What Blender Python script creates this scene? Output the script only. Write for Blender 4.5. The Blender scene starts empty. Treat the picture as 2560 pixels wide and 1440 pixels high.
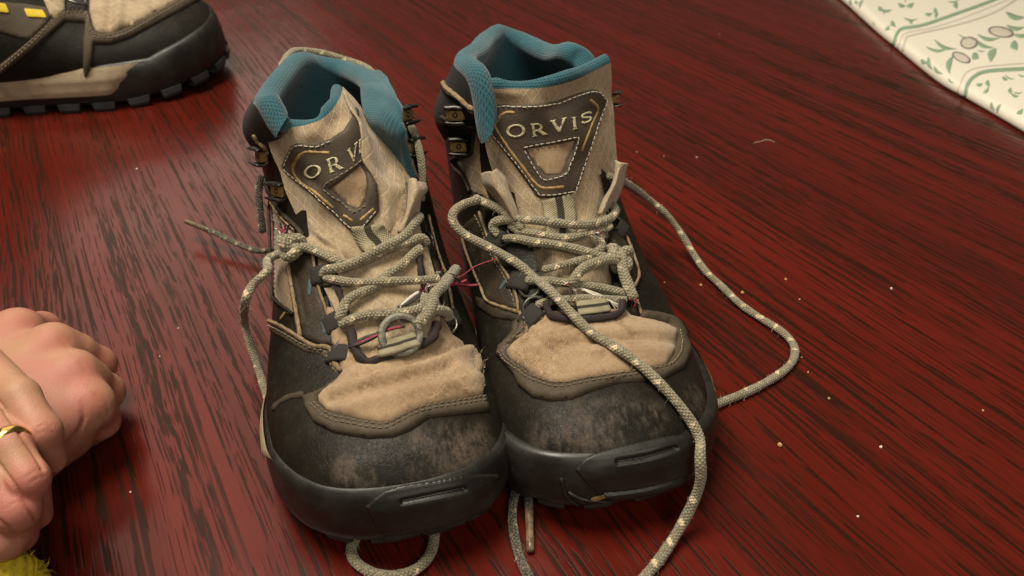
import bpy, bmesh, math, random
import numpy as np
from mathutils import Vector, Matrix
from mathutils.bvhtree import BVHTree
from mathutils.geometry import delaunay_2d_cdt

R = math.radians
random.seed(7); RNG = np.random.default_rng(7)
scene = bpy.context.scene
COL = scene.collection

# ------------------------------------------------------------------ camera
FPX, PHI, CAMH = 2000.0, R(35.5), 0.325
CF = np.array([0, math.cos(PHI), -math.sin(PHI)])
CU = np.array([0, math.sin(PHI), math.cos(PHI)])
CR = np.array([1.0, 0, 0]); CO = np.array([0, 0, CAMH])
cam_data = bpy.data.cameras.new("camera"); cam = bpy.data.objects.new("camera", cam_data)
COL.objects.link(cam); scene.camera = cam
cam.location = CO; cam.rotation_euler = (math.pi/2-PHI, 0, 0)
cam_data.sensor_width = 36; cam_data.lens = FPX/2560*36
cam_data.clip_start = 0.01; cam_data.clip_end = 50
cam_data.dof.use_dof = True; cam_data.dof.focus_distance = 0.43; cam_data.dof.aperture_fstop = 13.0
scene.render.resolution_x = 1024; scene.render.resolution_y = 576
scene.view_settings.view_transform = 'Standard'; scene.view_settings.look = 'None'
scene.view_settings.exposure = 0.0; scene.view_settings.gamma = 1.0
scene.render.engine = 'CYCLES'
scene.cycles.use_denoising = True
scene.cycles.max_bounces = 8

# ------------------------------------------------------------------ light
world = bpy.data.worlds.new("World"); scene.world = world; world.use_nodes = True
bg = world.node_tree.nodes["Background"]
bg.inputs[0].default_value = (1.0, 0.86, 0.70, 1); bg.inputs[1].default_value = 0.08
def area(name, loc, target, size, size_y, power, color):
    l = bpy.data.lights.new(name, 'AREA'); l.shape = 'RECTANGLE'; l.size = size; l.size_y = size_y
    l.energy = power; l.color = color
    o = bpy.data.objects.new(name, l); COL.objects.link(o); o.location = loc
    o.rotation_euler = (Vector(target)-Vector(loc)).to_track_quat('-Z', 'Y').to_euler()
    return o
area("window_light", (-1.05, 2.1, 1.35), (-.1, 0.4, 0.0), 1.3, 1.7, 9, (1.0, 0.86, 0.70))
area("ceiling_light", (-0.50, 0.50, 1.85), (0, 0.35, 0), 0.9, 0.9, 54, (1.0, 0.90, 0.74))
area("fill_light", (0.6, -1.0, 1.4), (0, 0.35, 0), 0.9, 0.8, 12, (1.0, 0.90, 0.75))  # added fill lamp behind the camera, brightens faces turned to the viewer

# ------------------------------------------------------------------ pixels <-> space
def ray(px, py):
    d = CF + CR*(px-1280)/FPX - CU*(py-720)/FPX
    return d
def on_z(px, py, z=0.0):
    d = ray(px, py); return CO + d*((z-CAMH)/d[2])
def project(p):
    q = np.asarray(p, float)-CO; w = q@CF
    return np.stack([1280+FPX*(q@CR)/w, 720-FPX*(q@CU)/w], -1)
class Frame:
    """a thing's own axes: x across, d from the toe back, z up"""
    def __init__(s, toe, ang, length=0.295, k=1.0):
        s.toe = np.array([toe[0], toe[1], 0.0]); s.a = R(ang); s.k = k; s.L = length*k
        s.back = np.array([-math.sin(s.a), math.cos(s.a), 0]); s.right = np.array([math.cos(s.a), math.sin(s.a), 0])
        s.org = s.toe+s.back*s.L
    def w(s, x, d, z):
        x, d, z = np.broadcast_arrays(*(np.asarray(v, float) for v in (x, d, z)))
        return s.toe+s.k*(x[..., None]*s.right+d[..., None]*s.back+z[..., None]*np.array([0, 0, 1.0]))
    def px(s, px, py, d):
        """point where the sight line of a pixel meets the cross plane d behind the toe"""
        r = ray(px, py); t = ((s.toe+s.back*d*s.k-CO)@s.back)/(r@s.back); return CO+r*t
    def loc(s, p):
        q = (np.asarray(p)-s.toe)/s.k; return np.stack([q@s.right, q@s.back, q[..., 2]], -1)

# ------------------------------------------------------------------ mesh helpers
def wmat(o):
    """world matrix of an object straight from its own values and its parents"""
    m = o.matrix_basis.copy()
    return m if o.parent is None else wmat(o.parent) @ o.matrix_parent_inverse @ m
def link_mesh(name, V, faces, mat, parent=None, smooth=True, uv=None):
    me = bpy.data.meshes.new(name)
    V = np.asarray(V, float)
    if parent is not None:
        M = np.array(wmat(parent).inverted()); V = V@M[:3, :3].T+M[:3, 3]
    me.from_pydata(V.tolist(), [], [list(map(int, f)) for f in faces]); me.update()
    if smooth: me.polygons.foreach_set("use_smooth", [True]*len(me.polygons))
    if uv is not None:
        uv = np.asarray(uv, float); ul = me.uv_layers.new(name="UVMap")
        li = np.empty(len(me.loops), int); me.loops.foreach_get("vertex_index", li)
        ul.data.foreach_set("uv", uv[li].ravel())
    if mat is not None: me.materials.append(mat)
    o = bpy.data.objects.new(name, me); COL.objects.link(o)
    if parent is not None: o.parent = parent
    return o
def empty(name, loc, rz=0, parent=None):
    o = bpy.data.objects.new(name, None); COL.objects.link(o); o.location = loc; o.rotation_euler = (0, 0, rz)
    o.empty_display_size = 0.02
    bpy.context.view_layer.update(); return o
def tag(o, label=None, cat=None, group=None, kind=None):
    for k, v in (("label", label), ("category", cat), ("group", group), ("kind", kind)):
        if v: o[k] = v
    return o
def catmull(P, n, closed=False):
    """n samples along a Catmull-Rom curve through P, evenly spaced in length"""
    P = np.asarray(P, float); m = len(P)
    if closed: Q = np.vstack([P[-1], P, P[0], P[1]]); segs = m
    else: Q = np.vstack([2*P[0]-P[1], P, 2*P[-1]-P[-2]]); segs = m-1
    out = []
    K = 24
    u = np.linspace(0, 1, K, endpoint=False)[:, None]
    for i in range(segs):
        a, b, c, d = Q[i], Q[i+1], Q[i+2], Q[i+3]
        out.append(0.5*(2*b+(c-a)*u+(2*a-5*b+4*c-d)*u**2+(3*b-a-3*c+d)*u**3))
    out.append((P[0] if closed else P[-1])[None]); D = np.vstack(out)
    L = np.concatenate([[0], np.cumsum(np.linalg.norm(np.diff(D, axis=0), axis=1))])
    t = np.linspace(0, L[-1], n, endpoint=not closed)
    return np.stack([np.interp(t, L, D[:, k]) for k in range(D.shape[1])], -1)
def cr_matrix(m, n):
    """n x m weights of a Catmull-Rom spline through m rows, evenly in row number"""
    W = np.zeros((n, m)); t = np.linspace(0, m-1, n)
    for r, tt in enumerate(t):
        i = min(int(tt), m-2); u = tt-i
        w = [(-u+2*u*u-u**3)/2, (2-5*u*u+3*u**3)/2, (u+4*u*u-3*u**3)/2, (-u*u+u**3)/2]
        for k, ww in zip((i-1, i, i+1, i+2), w):
            if k < 0: W[r, 0] += 2*ww; W[r, 1] -= ww
            elif k >= m: W[r, m-1] += 2*ww; W[r, m-2] -= ww
            else: W[r, k] += ww
    return W
def grid_faces(nr, nc, closed=False):
    F = []
    for i in range(nr-1):
        for j in range(nc if closed else nc-1):
            k = (j+1) % nc; F.append((i*nc+j, i*nc+k, (i+1)*nc+k, (i+1)*nc+j))
    return F
def grid_normals(G, closed=False):
    if closed: dv = np.roll(G, -1, 1)-np.roll(G, 1, 1)
    else: dv = np.gradient(G, axis=1)
    du = np.gradient(G, axis=0); n = np.cross(du, dv); n /= np.linalg.norm(n, axis=-1, keepdims=True)+1e-12
    return n

# ------------------------------------------------------------------ materials
class N:
    """small helper round a node tree"""
    def __init__(s, name, rough=0.6, spec=0.5):
        s.m = bpy.data.materials.new(name); s.m.use_nodes = True; s.t = s.m.node_tree
        s.b = s.t.nodes["Principled BSDF"]; s.b.inputs["Roughness"].default_value = rough
        s.b.inputs["Specular IOR Level"].default_value = spec
        s._tc = None
    def new(s, ty, **kw):
        n = s.t.nodes.new(ty)
        for k, v in kw.items(): setattr(n, k, v)
        return n
    def put(s, sock, v):
        if isinstance(v, bpy.types.NodeSocket): s.t.links.new(v, sock)
        elif v is not None:
            if hasattr(sock.default_value, '__len__') and not hasattr(v, '__len__'): v = [v]*len(sock.default_value)
            if hasattr(v, '__len__') and len(sock.default_value) == 4 and len(v) == 3: v = (*v, 1)
            sock.default_value = v
    def tc(s, what):
        if s._tc is None: s._tc = s.new('ShaderNodeTexCoord')
        return s._tc.outputs[what]
    def mapping(s, vec, scale=(1, 1, 1), rot=(0, 0, 0), loc=(0, 0, 0)):
        n = s.new('ShaderNodeMapping'); s.put(n.inputs[0], vec); n.inputs['Scale'].default_value = scale
        n.inputs['Rotation'].default_value = rot; n.inputs['Location'].default_value = loc; return n.outputs[0]
    def noise(s, vec, scale, detail=3, rough=0.55, dist=0):
        n = s.new('ShaderNodeTexNoise'); s.put(n.inputs['Vector'], vec); n.inputs['Scale'].default_value = scale
        n.inputs['Detail'].default_value = detail; n.inputs['Roughness'].default_value = rough; n.inputs['Distortion'].default_value = dist
        return n.outputs[0]
    def voronoi(s, vec, scale, feature='F1', out=0, rnd=1.0):
        n = s.new('ShaderNodeTexVoronoi', feature=feature); s.put(n.inputs['Vector'], vec); n.inputs['Scale'].default_value = scale
        n.inputs['Randomness'].default_value = rnd; return n.outputs[out]
    def math(s, op, a, b=None, c=None, clamp=False):
        n = s.new('ShaderNodeMath', operation=op); n.use_clamp = clamp
        for i, v in enumerate((a, b, c)):
            if v is not None: s.put(n.inputs[i], v)
        return n.outputs[0]
    def ramp(s, f, lo, hi, a=0.0, b=1.0):
        n = s.new('ShaderNodeMapRange'); n.interpolation_type = 'SMOOTHSTEP'
        for i, v in enumerate((f, lo, hi, a, b)): s.put(n.inputs[i], v)
        return n.outputs[0]
    def mix(s, f, a, b):
        n = s.new('ShaderNodeMix', data_type='RGBA'); s.put(n.inputs[0], f); s.put(n.inputs[6], a); s.put(n.inputs[7], b); return n.outputs[2]
    def sep(s, v):
        n = s.new('ShaderNodeSeparateXYZ'); s.put(n.inputs[0], v); return n.outputs
    def color(s, v): s.put(s.b.inputs['Base Color'], v); return s
    def rough(s, v): s.put(s.b.inputs['Roughness'], v); return s
    def bump(s, h, strength=0.5, dist=0.0005, prev=None):
        n = s.new('ShaderNodeBump'); n.inputs['Strength'].default_value = strength; n.inputs['Distance'].default_value = dist
        s.put(n.inputs['Height'], h)
        if prev is not None: s.put(n.inputs['Normal'], prev)
        s.put(s.b.inputs['Normal'], n.outputs[0]); return n.outputs[0]
    def set(s, **kw):
        for k, v in kw.items(): s.put(s.b.inputs[k.replace('_', ' ')], v)
        return s
def sphere_mask(m, vec, c, r0, r1):
    """1 inside r0 of the point c, 0 outside r1"""
    n = m.new('ShaderNodeVectorMath', operation='DISTANCE'); m.put(n.inputs[0], vec); n.inputs[1].default_value = c
    return m.ramp(n.outputs['Value'], r0, r1, 1.0, 0.0)

def mat_wood():
    m = N("red_stained_oak", .3, .5); o = m.tc('Object')
    q = m.mapping(o, rot=(0, 0, R(-30)))         # y runs along the grain
    warp = m.noise(m.mapping(q, scale=(6, 1.2, 1)), 1.0, 3)
    wv = m.new('ShaderNodeVectorMath', operation='MULTIPLY_ADD')
    comb = m.new('ShaderNodeCombineXYZ'); m.put(comb.inputs[0], warp); m.put(wv.inputs[0], comb.outputs[0]); wv.inputs[1].default_value = (.035, 0, 0); m.put(wv.inputs[2], q)
    g = wv.outputs[0]
    bands = m.noise(m.mapping(g, scale=(34, .9, 1)), 1.0, 3, .6)
    broad = m.noise(m.mapping(g, scale=(9, .8, 1), loc=(3, 0, 0)), 1.0, 2)
    fine = m.noise(m.mapping(g, scale=(900, 14, 1)), 1.0, 2)
    lines = m.noise(m.mapping(g, scale=(300, 1.6, 1), loc=(4, 2, 0)), 1.0, 3, .6)
    def chains(sx, sy, loc, lo, hi):
        """pores strung along thin grain lines, broken into dashes"""
        ln = m.noise(m.mapping(g, scale=(sx, 1.3, 1), loc=loc), 1.0, 1.0, .5)
        ds = m.noise(m.mapping(g, scale=(sx*.9, sy, 1), loc=loc), 1.0, 2, .55)
        t_ = m.math('ADD', ln, m.math('MULTIPLY', m.math('SUBTRACT', bands, .5), .22))
        return m.math('MULTIPLY', m.ramp(t_, lo, hi), m.ramp(ds, .44, .54))
    pore = m.math('MAXIMUM', chains(300, 26, (7, 1, 0), .54, .60), m.math('MULTIPLY', chains(560, 40, (1, 5, 0), .53, .60), .9))
    pore = m.math('MAXIMUM', pore, m.math('MULTIPLY', chains(170, 12, (3, 9, 0), .60, .66), .9))
    red = m.mix(m.ramp(bands, .35, .7), (.112, .0096, .0052), (.072, .0076, .0042))
    red = m.mix(m.math('MULTIPLY', m.ramp(broad, .45, .75), .5), red, (.054, .0076, .0040))
    red = m.mix(m.math('MULTIPLY', m.ramp(lines, .50, .70), .5), red, (.042, .0072, .0038))
    red = m.mix(m.math('MULTIPLY', m.ramp(fine, .4, .75), .35), red, (.045, .0070, .0036))
    col = m.mix(m.math('MULTIPLY', pore, .93), red, (.020, .0074, .0034))
    m.color(col)
    sm = m.noise(o, 14, 4, .6)
    m.rough(m.math('ADD', m.ramp(sm, .3, .75, .17, .27), m.math('MULTIPLY', pore, .12)))
    b1 = m.bump(m.math('MULTIPLY', pore, -1), .2, .0004)
    m.bump(m.noise(m.mapping(g, scale=(120, 10, 1)), 1, 3), .06, .001, b1)
    inv = m.math('SUBTRACT', 1.0, pore)
    m.set(Coat_Weight=0.0, Specular_IOR_Level=m.math('MULTIPLY_ADD', inv, .17, .16))
    return m.m
def mat_fabric(name, c, c2, line, grid=.0062, fuzz=0.0, dirt=(.16, .10, .05), dirt_amt=.35, netk=.7):
    """ripstop cloth: fine weave with a diamond net of thicker threads; UV in metres"""
    m = N(name, .85, .25); uv = m.tc('UV'); x, y, _ = m.sep(uv)
    wob = m.math('MULTIPLY', m.math('SUBTRACT', m.noise(uv, 90, 2), .5), .0016)
    x = m.math('ADD', x, wob)
    a = m.math('ADD', m.math('DIVIDE', x, grid), m.math('DIVIDE', y, grid*1.7))
    b = m.math('SUBTRACT', m.math('DIVIDE', x, grid), m.math('DIVIDE', y, grid*1.7))
    def lines(v):
        f = m.math('ABSOLUTE', m.math('SUBTRACT', m.math('FRACT', v), .5)); return m.ramp(f, .40, .475)
    net = m.math('MAXIMUM', lines(a), lines(b))
    w = .00075
    wx = m.math('SINE', m.math('MULTIPLY', x, 2*math.pi/w)); wy = m.math('SINE', m.math('MULTIPLY', y, 2*math.pi/w))
    weave = m.math('MULTIPLY', wx, wy)
    big = m.noise(m.tc('Object'), 38, 4, .6); sm = m.noise(m.tc('Object'), 650, 4, .75)
    col = m.mix(m.ramp(big, .35, .68), c, c2)
    col = m.mix(m.math('MULTIPLY', m.ramp(m.noise(m.tc('Object'), 58, 5, .68), .47, .68), dirt_amt), col, dirt)
    col = m.mix(m.ramp(weave, -.6, .8, .0, .3), col, tuple(v*.45 for v in c))
    col = m.mix(m.math('MULTIPLY', net, m.ramp(big, .3, .7, netk, netk*.35)), col, line)
    col = m.mix(m.ramp(sm, .5, .75, 0, .45), col, tuple(min(1, v*1.4) for v in c))
    col = m.mix(m.ramp(sm, .5, .28, 0, .45), col, dirt)
    m.color(col)
    h = m.math('ADD', m.math('MULTIPLY', net, netk), m.math('MULTIPLY', weave, .25))
    h = m.math('ADD', h, m.math('MULTIPLY', m.noise(m.tc('Object'), 160, 4, .7), .9))
    m.bump(h, .55, .0006); m.set(Sheen_Weight=.25, Sheen_Roughness=.5)
    return m.m
def mat_leather(name, c, c2, scuffs=(), rough=.52, scuff_col=(.15, .105, .075), crease=.5, dust=.25):
    m = N(name, rough, .16); o = m.tc('Object')
    n1 = m.noise(o, 45, 5, .6); n2 = m.noise(o, 230, 4, .65); n3 = m.noise(o, 900, 3, .6)
    col = m.mix(m.ramp(n1, .35, .68), c, c2)
    col = m.mix(m.math('MULTIPLY', m.ramp(n2, .52, .75), dust), col, scuff_col)
    tot = None
    for cc, r0, r1, amt in scuffs:
        k = m.math('MULTIPLY', sphere_mask(m, o, cc, r0, r1), amt)
        k = m.math('MULTIPLY', k, m.ramp(m.math('ADD', m.math('MULTIPLY', n1, .5), m.math('MULTIPLY', m.noise(m.mapping(o, scale=(1, .45, .45)), 330, 5, .7), .5)), .40, .60))
        tot = k if tot is None else m.math('MAXIMUM', tot, k)
    rr = m.ramp(n2, .3, .7, rough-.08, rough+.1)
    if tot is not None:
        grain = m.mix(m.ramp(n3, .38, .66), scuff_col, tuple(v*.55 for v in scuff_col))
        col = m.mix(tot, col, grain); rr = m.math('ADD', rr, m.math('MULTIPLY', tot, .25))
    m.color(col).rough(rr)
    cr = m.voronoi(m.mapping(o, scale=(1, 1, 1)), 420, 'DISTANCE_TO_EDGE')
    h = m.math('ADD', m.math('MULTIPLY', n2, .8), m.math('MULTIPLY', m.ramp(cr, 0, .12), .25))
    h = m.math('ADD', h, m.math('MULTIPLY', m.noise(m.mapping(o, scale=(1, 2.5, 2.5)), 60, 5, .65, .6), crease*3))
    m.bump(h, .4, .0006)
    return m.m
def mat_knit(name, c, c2, cell=.0016):
    """spacer mesh knit; UV in metres"""
    m = N(name, .9, .2); uv = m.tc('UV'); x, y, _ = m.sep(uv)
    u = m.math('DIVIDE', x, cell*1.15); v = m.math('DIVIDE', y, cell)
    odd = m.math('MULTIPLY', m.math('MODULO', m.math('FLOOR', v), 2.0), .5)
    fu = m.math('SUBTRACT', m.math('FRACT', m.math('ADD', u, odd)), .5); fv = m.math('SUBTRACT', m.math('FRACT', v), .5)
    d = m.math('SQRT', m.math('ADD', m.math('POWER', fu, 2), m.math('MULTIPLY', m.math('POWER', fv, 2), 2.2)))
    hole = m.ramp(d, .16, .40, 1, 0)
    big = m.noise(m.tc('Object'), 30, 4, .6); sm = m.noise(m.tc('Object'), 300, 3, .6)
    col = m.mix(m.ramp(big, .35, .7), c, c2)
    col = m.mix(m.math('MULTIPLY', m.ramp(sm, .5, .8), .35), col, tuple(min(1, q*1.9+.02) for q in c2))
    col = m.mix(m.math('MULTIPLY', hole, .75), col, tuple(q*.22 for q in c))
    m.color(col); m.bump(m.math('SUBTRACT', m.math('MULTIPLY', sm, .6), hole), .8, .0007); m.set(Sheen_Weight=.3)
    return m.m
def mat_rubber(name, c, rough=.5, c2=None, tex=0.0, bumps=.3):
    m = N(name, rough, .5); o = m.tc('Object'); n1 = m.noise(o, 60, 4, .6); n2 = m.noise(o, 700, 3, .6)
    col = m.mix(m.ramp(n1, .4, .75), c, c2 or tuple(v*1.5+.004 for v in c))
    col = m.mix(m.math('MULTIPLY', m.ramp(m.noise(o, 260, 4, .7), .58, .75), .3), col, (.10, .085, .07))
    m.color(col).rough(m.ramp(n1, .3, .7, rough-.06, rough+.12))
    h = m.math('ADD', m.math('MULTIPLY', n2, .5), n1)
    if tex:
        dots = m.voronoi(o, tex, 'F1', 0, .0); h = m.math('ADD', h, m.math('MULTIPLY', m.ramp(dots, .2, .5), -1.2))
    m.bump(h, bumps, .0004); return m.m
def mat_lace(name, c, c2, fleck=(.74, .60, .38), period=.0135, dark=0.0):
    """round braided lace; UV x round, y along in metres"""
    m = N(name, .85, .25); uv = m.tc('UV'); x, y, _ = m.sep(uv)
    t = m.math('ADD', m.math('DIVIDE', y, period), m.math('MULTIPLY', m.math('SUBTRACT', m.noise(m.tc('Object'), 55, 2), .5), .9))
    a = m.math('FRACT', m.math('ADD', t, x)); b = m.math('FRACT', m.math('SUBTRACT', t, x))
    fl = m.math('MULTIPLY', m.ramp(m.math('ABSOLUTE', m.math('SUBTRACT', a, .5)), .10, .13, 1, 0),
                m.ramp(m.math('ABSOLUTE', m.math('SUBTRACT', b, .5)), .20, .25, 1, 0))
    k = .0019
    s1 = m.math('SINE', m.math('MULTIPLY', m.math('ADD', m.math('DIVIDE', y, k), m.math('MULTIPLY', x, 6)), 2*math.pi))
    s2 = m.math('SINE', m.math('MULTIPLY', m.math('SUBTRACT', m.math('DIVIDE', y, k), m.math('MULTIPLY', x, 6)), 2*math.pi))
    br = m.math('MULTIPLY', m.math('ADD', s1, 1), m.math('ADD', s2, 1))
    big = m.noise(m.tc('Object'), 60, 4, .6); sm = m.noise(m.tc('Object'), 900, 3, .6)
    col = m.mix(m.ramp(big, .35, .7), c, c2)
    col = m.mix(m.ramp(br, 0.05, 1.1, .78, 0), col, tuple(v*.25 for v in c))
    col = m.mix(m.ramp(sm, .45, .75, 0, .5), col, (.58, .51, .36))
    col = m.mix(m.math('MULTIPLY', m.ramp(m.noise(m.tc('Object'), 420, 2), .58, .68), .5), col, tuple(v*.2 for v in c))
    col = m.mix(m.math('MULTIPLY', fl, m.ramp(m.noise(m.tc('Object'), 130, 2), .38, .6, .15, .95)), col, fleck)
    m.color(col); m.bump(m.math('ADD', m.math('MULTIPLY', br, .3), m.math('MULTIPLY', sm, 1.1)), .8, .0006); m.set(Sheen_Weight=.3)
    return m.m
def mat_simple(name, c, rough=.6, metal=0, spec=.5, nscale=300, amt=.3, c2=None, bump=.2):
    m = N(name, rough, spec); o = m.tc('Object'); n = m.noise(o, nscale, 4, .65)
    m.color(m.mix(m.math('MULTIPLY', m.ramp(n, .42, .68), amt), c, c2 or tuple(v*.45 for v in c)))
    m.rough(m.ramp(n, .3, .7, max(.05, rough-.1), min(1, rough+.12))); m.set(Metallic=metal)
    if bump: m.bump(n, bump, .0004)
    return m.m
def mat_webbing(name, c, stripe):
    m = N(name, .85, .2); uv = m.tc('UV'); x, y, _ = m.sep(uv)
    st = m.ramp(m.math('ABSOLUTE', m.math('SUBTRACT', x, .5)), .10, .125, 1, 0)
    w = m.math('MULTIPLY', m.math('SINE', m.math('MULTIPLY', x, 2*math.pi*11)), m.math('SINE', m.math('MULTIPLY', y, 2*math.pi/.0013)))
    n = m.noise(m.tc('Object'), 120, 4, .6)
    col = m.mix(m.ramp(n, .35, .7), c, tuple(v*.6 for v in c)); col = m.mix(st, col, stripe)
    col = m.mix(m.ramp(w, -.5, .9, .35, 0), col, tuple(v*.4 for v in c)); m.color(col); m.bump(w, .6, .0005); return m.m
def mat_skin(knuckles=()):
    m = N("skin", .48, .35); o = m.tc('Object'); n1 = m.noise(o, 45, 4, .6); n2 = m.noise(o, 210, 5, .65); n3 = m.noise(o, 18, 2)
    col = m.mix(m.ramp(n1, .36, .66), (.415, .228, .137), (.415, .184, .131))
    col = m.mix(m.math('MULTIPLY', m.ramp(n3, .45, .62), .6), col, (.425, .166, .125))
    col = m.mix(m.math('MULTIPLY', m.ramp(n2, .5, .75), .3), col, (.33, .137, .088))
    for c in knuckles: col = m.mix(m.math('MULTIPLY', sphere_mask(m, o, c, .003, .015), .6), col, (.40, .125, .095))
    m.color(col); v = m.voronoi(o, 750, 'DISTANCE_TO_EDGE'); v2 = m.noise(m.mapping(o, scale=(1, 1, 1)), 380, 5, .65)
    h = m.math('ADD', m.math('MULTIPLY', m.ramp(v, 0, .16), .5), m.math('MULTIPLY', v2, 1.1)); m.bump(h, .26, .0005)
    m.set(Subsurface_Weight=.15, Subsurface_Radius=(.006, .0025, .0012), Subsurface_Scale=.5); return m.m
def mat_text():
    m = N("worn_foil_print", .45, .5); o = m.tc('Object'); n = m.noise(o, 900, 4, .7); n2 = m.noise(o, 200, 3)
    m.color(m.mix(m.ramp(m.math('ADD', m.math('MULTIPLY', n, .6), m.math('MULTIPLY', n2, .4)), .54, .60), (.62, .56, .36), (.085, .068, .05))); return m.m
M = dict(
    wood=mat_wood(),
    vamp=mat_fabric("tan_ripstop", (.41, .290, .175), (.315, .208, .118), (.50, .375, .245), dirt=(.19, .112, .052), dirt_amt=.95, netk=.16),
    tongue=mat_fabric("beige_ripstop", (.45, .345, .220), (.37, .275, .165), (.54, .435, .30), dirt=(.17, .115, .065), dirt_amt=.5),
    side=mat_fabric("brown_ripstop", (.27, .185, .10), (.23, .15, .08), (.36, .26, .15)),
    leather=mat_leather("black_brown_leather", (.0105, .0088, .0064), (.0165, .0135, .0095), scuff_col=(.10, .078, .055), rough=.50, dust=.1,
                        scuffs=[]),
    brown=mat_leather("brown_leather", (.082, .064, .044), (.062, .048, .033), rough=.58, scuff_col=(.13, .10, .07), dust=.35),
    eyestay=mat_leather("dark_brown_leather", (.040, .030, .019), (.026, .020, .013), rough=.5, scuff_col=(.10, .075, .045), dust=.35),
    patch=mat_leather("patch_leather", (.082, .064, .047), (.066, .052, .038), rough=.5, scuff_col=(.12, .095, .065), crease=.15, dust=.2),
    trim=mat_simple("raw_tan_edge", (.26, .18, .095), .8, nscale=500, amt=.7, c2=(.07, .05, .03), bump=.6),
    worn=mat_simple("ochre_worn_edge", (.36, .225, .075), .6, nscale=400, amt=.7, c2=(.10, .07, .04)),
    thread=mat_simple("pale_thread", (.50, .45, .36), .8, nscale=900, amt=.5),
    thread_dark=mat_simple("brown_thread", (.24, .19, .125), .8, nscale=900, amt=.5),
    teal=mat_knit("teal_knit", (.026, .115, .145), (.020, .088, .116)),
    collar=mat_simple("black_cloth", (.014, .013, .013), .85, nscale=700, amt=.5, c2=(.03, .028, .026), bump=.5),
    rubber=mat_rubber("black_rubber", (.0135, .0126, .0104), .40),
    lug=mat_rubber("grey_rubber", (.022, .023, .023), .5),
    midsole=mat_rubber("tan_midsole", (.44, .36, .235), .65, (.30, .225, .135), tex=900, bumps=.5),
    lace=mat_lace("olive_lace", (.36, .315, .205), (.27, .235, .145)),
    lace_dark=mat_lace("dark_lace", (.075, .066, .042), (.05, .045, .03), fleck=(.50, .39, .21), period=.0115),
    aglet=mat_simple("brown_aglet", (.10, .07, .045), .25, nscale=200, amt=.6, c2=(.32, .22, .13), bump=.1),
    steel=mat_simple("worn_grey_metal", (.30, .29, .26), .38, 1.0, nscale=260, amt=.6, c2=(.10, .09, .075)),
    dullring=mat_simple("dull_ring_metal", (.105, .098, .075), .55, .35, nscale=420, amt=.55, c2=(.36, .34, .27)),
    gunmetal=mat_simple("black_hook_metal", (.035, .034, .033), .3, .6, nscale=300, amt=.5, c2=(.16, .14, .11)),
    brass=mat_simple("brass", (.50, .33, .12), .4, .7, nscale=260, amt=.5, c2=(.16, .10, .045)),
    cord=mat_simple("dark_plum_cord", (.024, .015, .014), .9, nscale=900, amt=.6, c2=(.05, .035, .04), bump=.8),
    strap=mat_simple("black_webbing", (.019, .015, .012), .85, nscale=800, amt=.5, c2=(.04, .036, .034), bump=.7),
    webbing=mat_webbing("striped_webbing", (.44, .39, .25), (.016, .014, .016)),
    red=mat_simple("red_core_thread", (.27, .025, .045), .7, nscale=900, amt=.3),
    white=mat_simple("white_core_thread", (.66, .60, .52), .7, nscale=900, amt=.3),
    darkthread=mat_simple("black_core_thread", (.03, .028, .028), .7, nscale=900, amt=.3),
    fibre=mat_simple("tan_fibre", (.60, .45, .28), .9, nscale=900, amt=.3, bump=0),
    fuzz=mat_simple("grey_fibre", (.34, .30, .21), .9, nscale=900, amt=.3, bump=0),
    bluethread=mat_simple("blue_bartack", (.055, .085, .10), .8, nscale=900, amt=.6, bump=.5),
    yellowthread=mat_simple("yellow_bartack", (.68, .50, .02), .7, nscale=900, amt=.4, c2=(.45, .33, .02), bump=.5),
    text=mat_text(), skin=mat_skin(),
    gold=mat_simple("gold", (.78, .52, .17), .16, 1.0, nscale=120, amt=.15, bump=0),
    wool=mat_simple("yellow_wool", (.58, .45, .02), .95, nscale=500, amt=.6, c2=(.36, .27, .015), bump=.8),
)

# ------------------------------------------------------------------ building on surfaces
def make_bvh(*VF):
    V, Fc, o = [], [], 0
    for v, f in VF:
        v = np.asarray(v).reshape(-1, 3); V += [tuple(p) for p in v]; Fc += [tuple(int(i)+o for i in q) for q in f]; o += len(v)
    return BVHTree.FromPolygons(V, Fc)
def cast(bvh, px, py):
    d = Vector(ray(px, py)).normalized(); h = bvh.ray_cast(Vector(CO), d)
    if h[0] is None: return None
    n = h[1]
    if n.dot(d) > 0: n = -n
    return np.array(h[0]), np.array(n)
def in_poly(P, Q):
    """which of the points Q lie inside polygon P"""
    x, y = Q[:, 0], Q[:, 1]; c = np.zeros(len(Q), bool); j = len(P)-1
    for i in range(len(P)):
        (xi, yi), (xj, yj) = P[i], P[j]
        if yi != yj: c ^= ((yi > y) != (yj > y)) & (x < (xj-xi)*(y-yi)/(yj-yi)+xi)
        j = i
    return c
def seg_dist(Q, P):
    """distance of points Q from polyline P"""
    P = np.asarray(P, float); best = np.full(len(Q), 1e9)
    for a, b in zip(P[:-1], P[1:]):
        ab = b-a; t = np.clip(((Q-a)@ab)/(ab@ab+1e-9), 0, 1); best = np.minimum(best, np.linalg.norm(Q-(a+t[:, None]*ab), axis=1))
    return best
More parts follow.
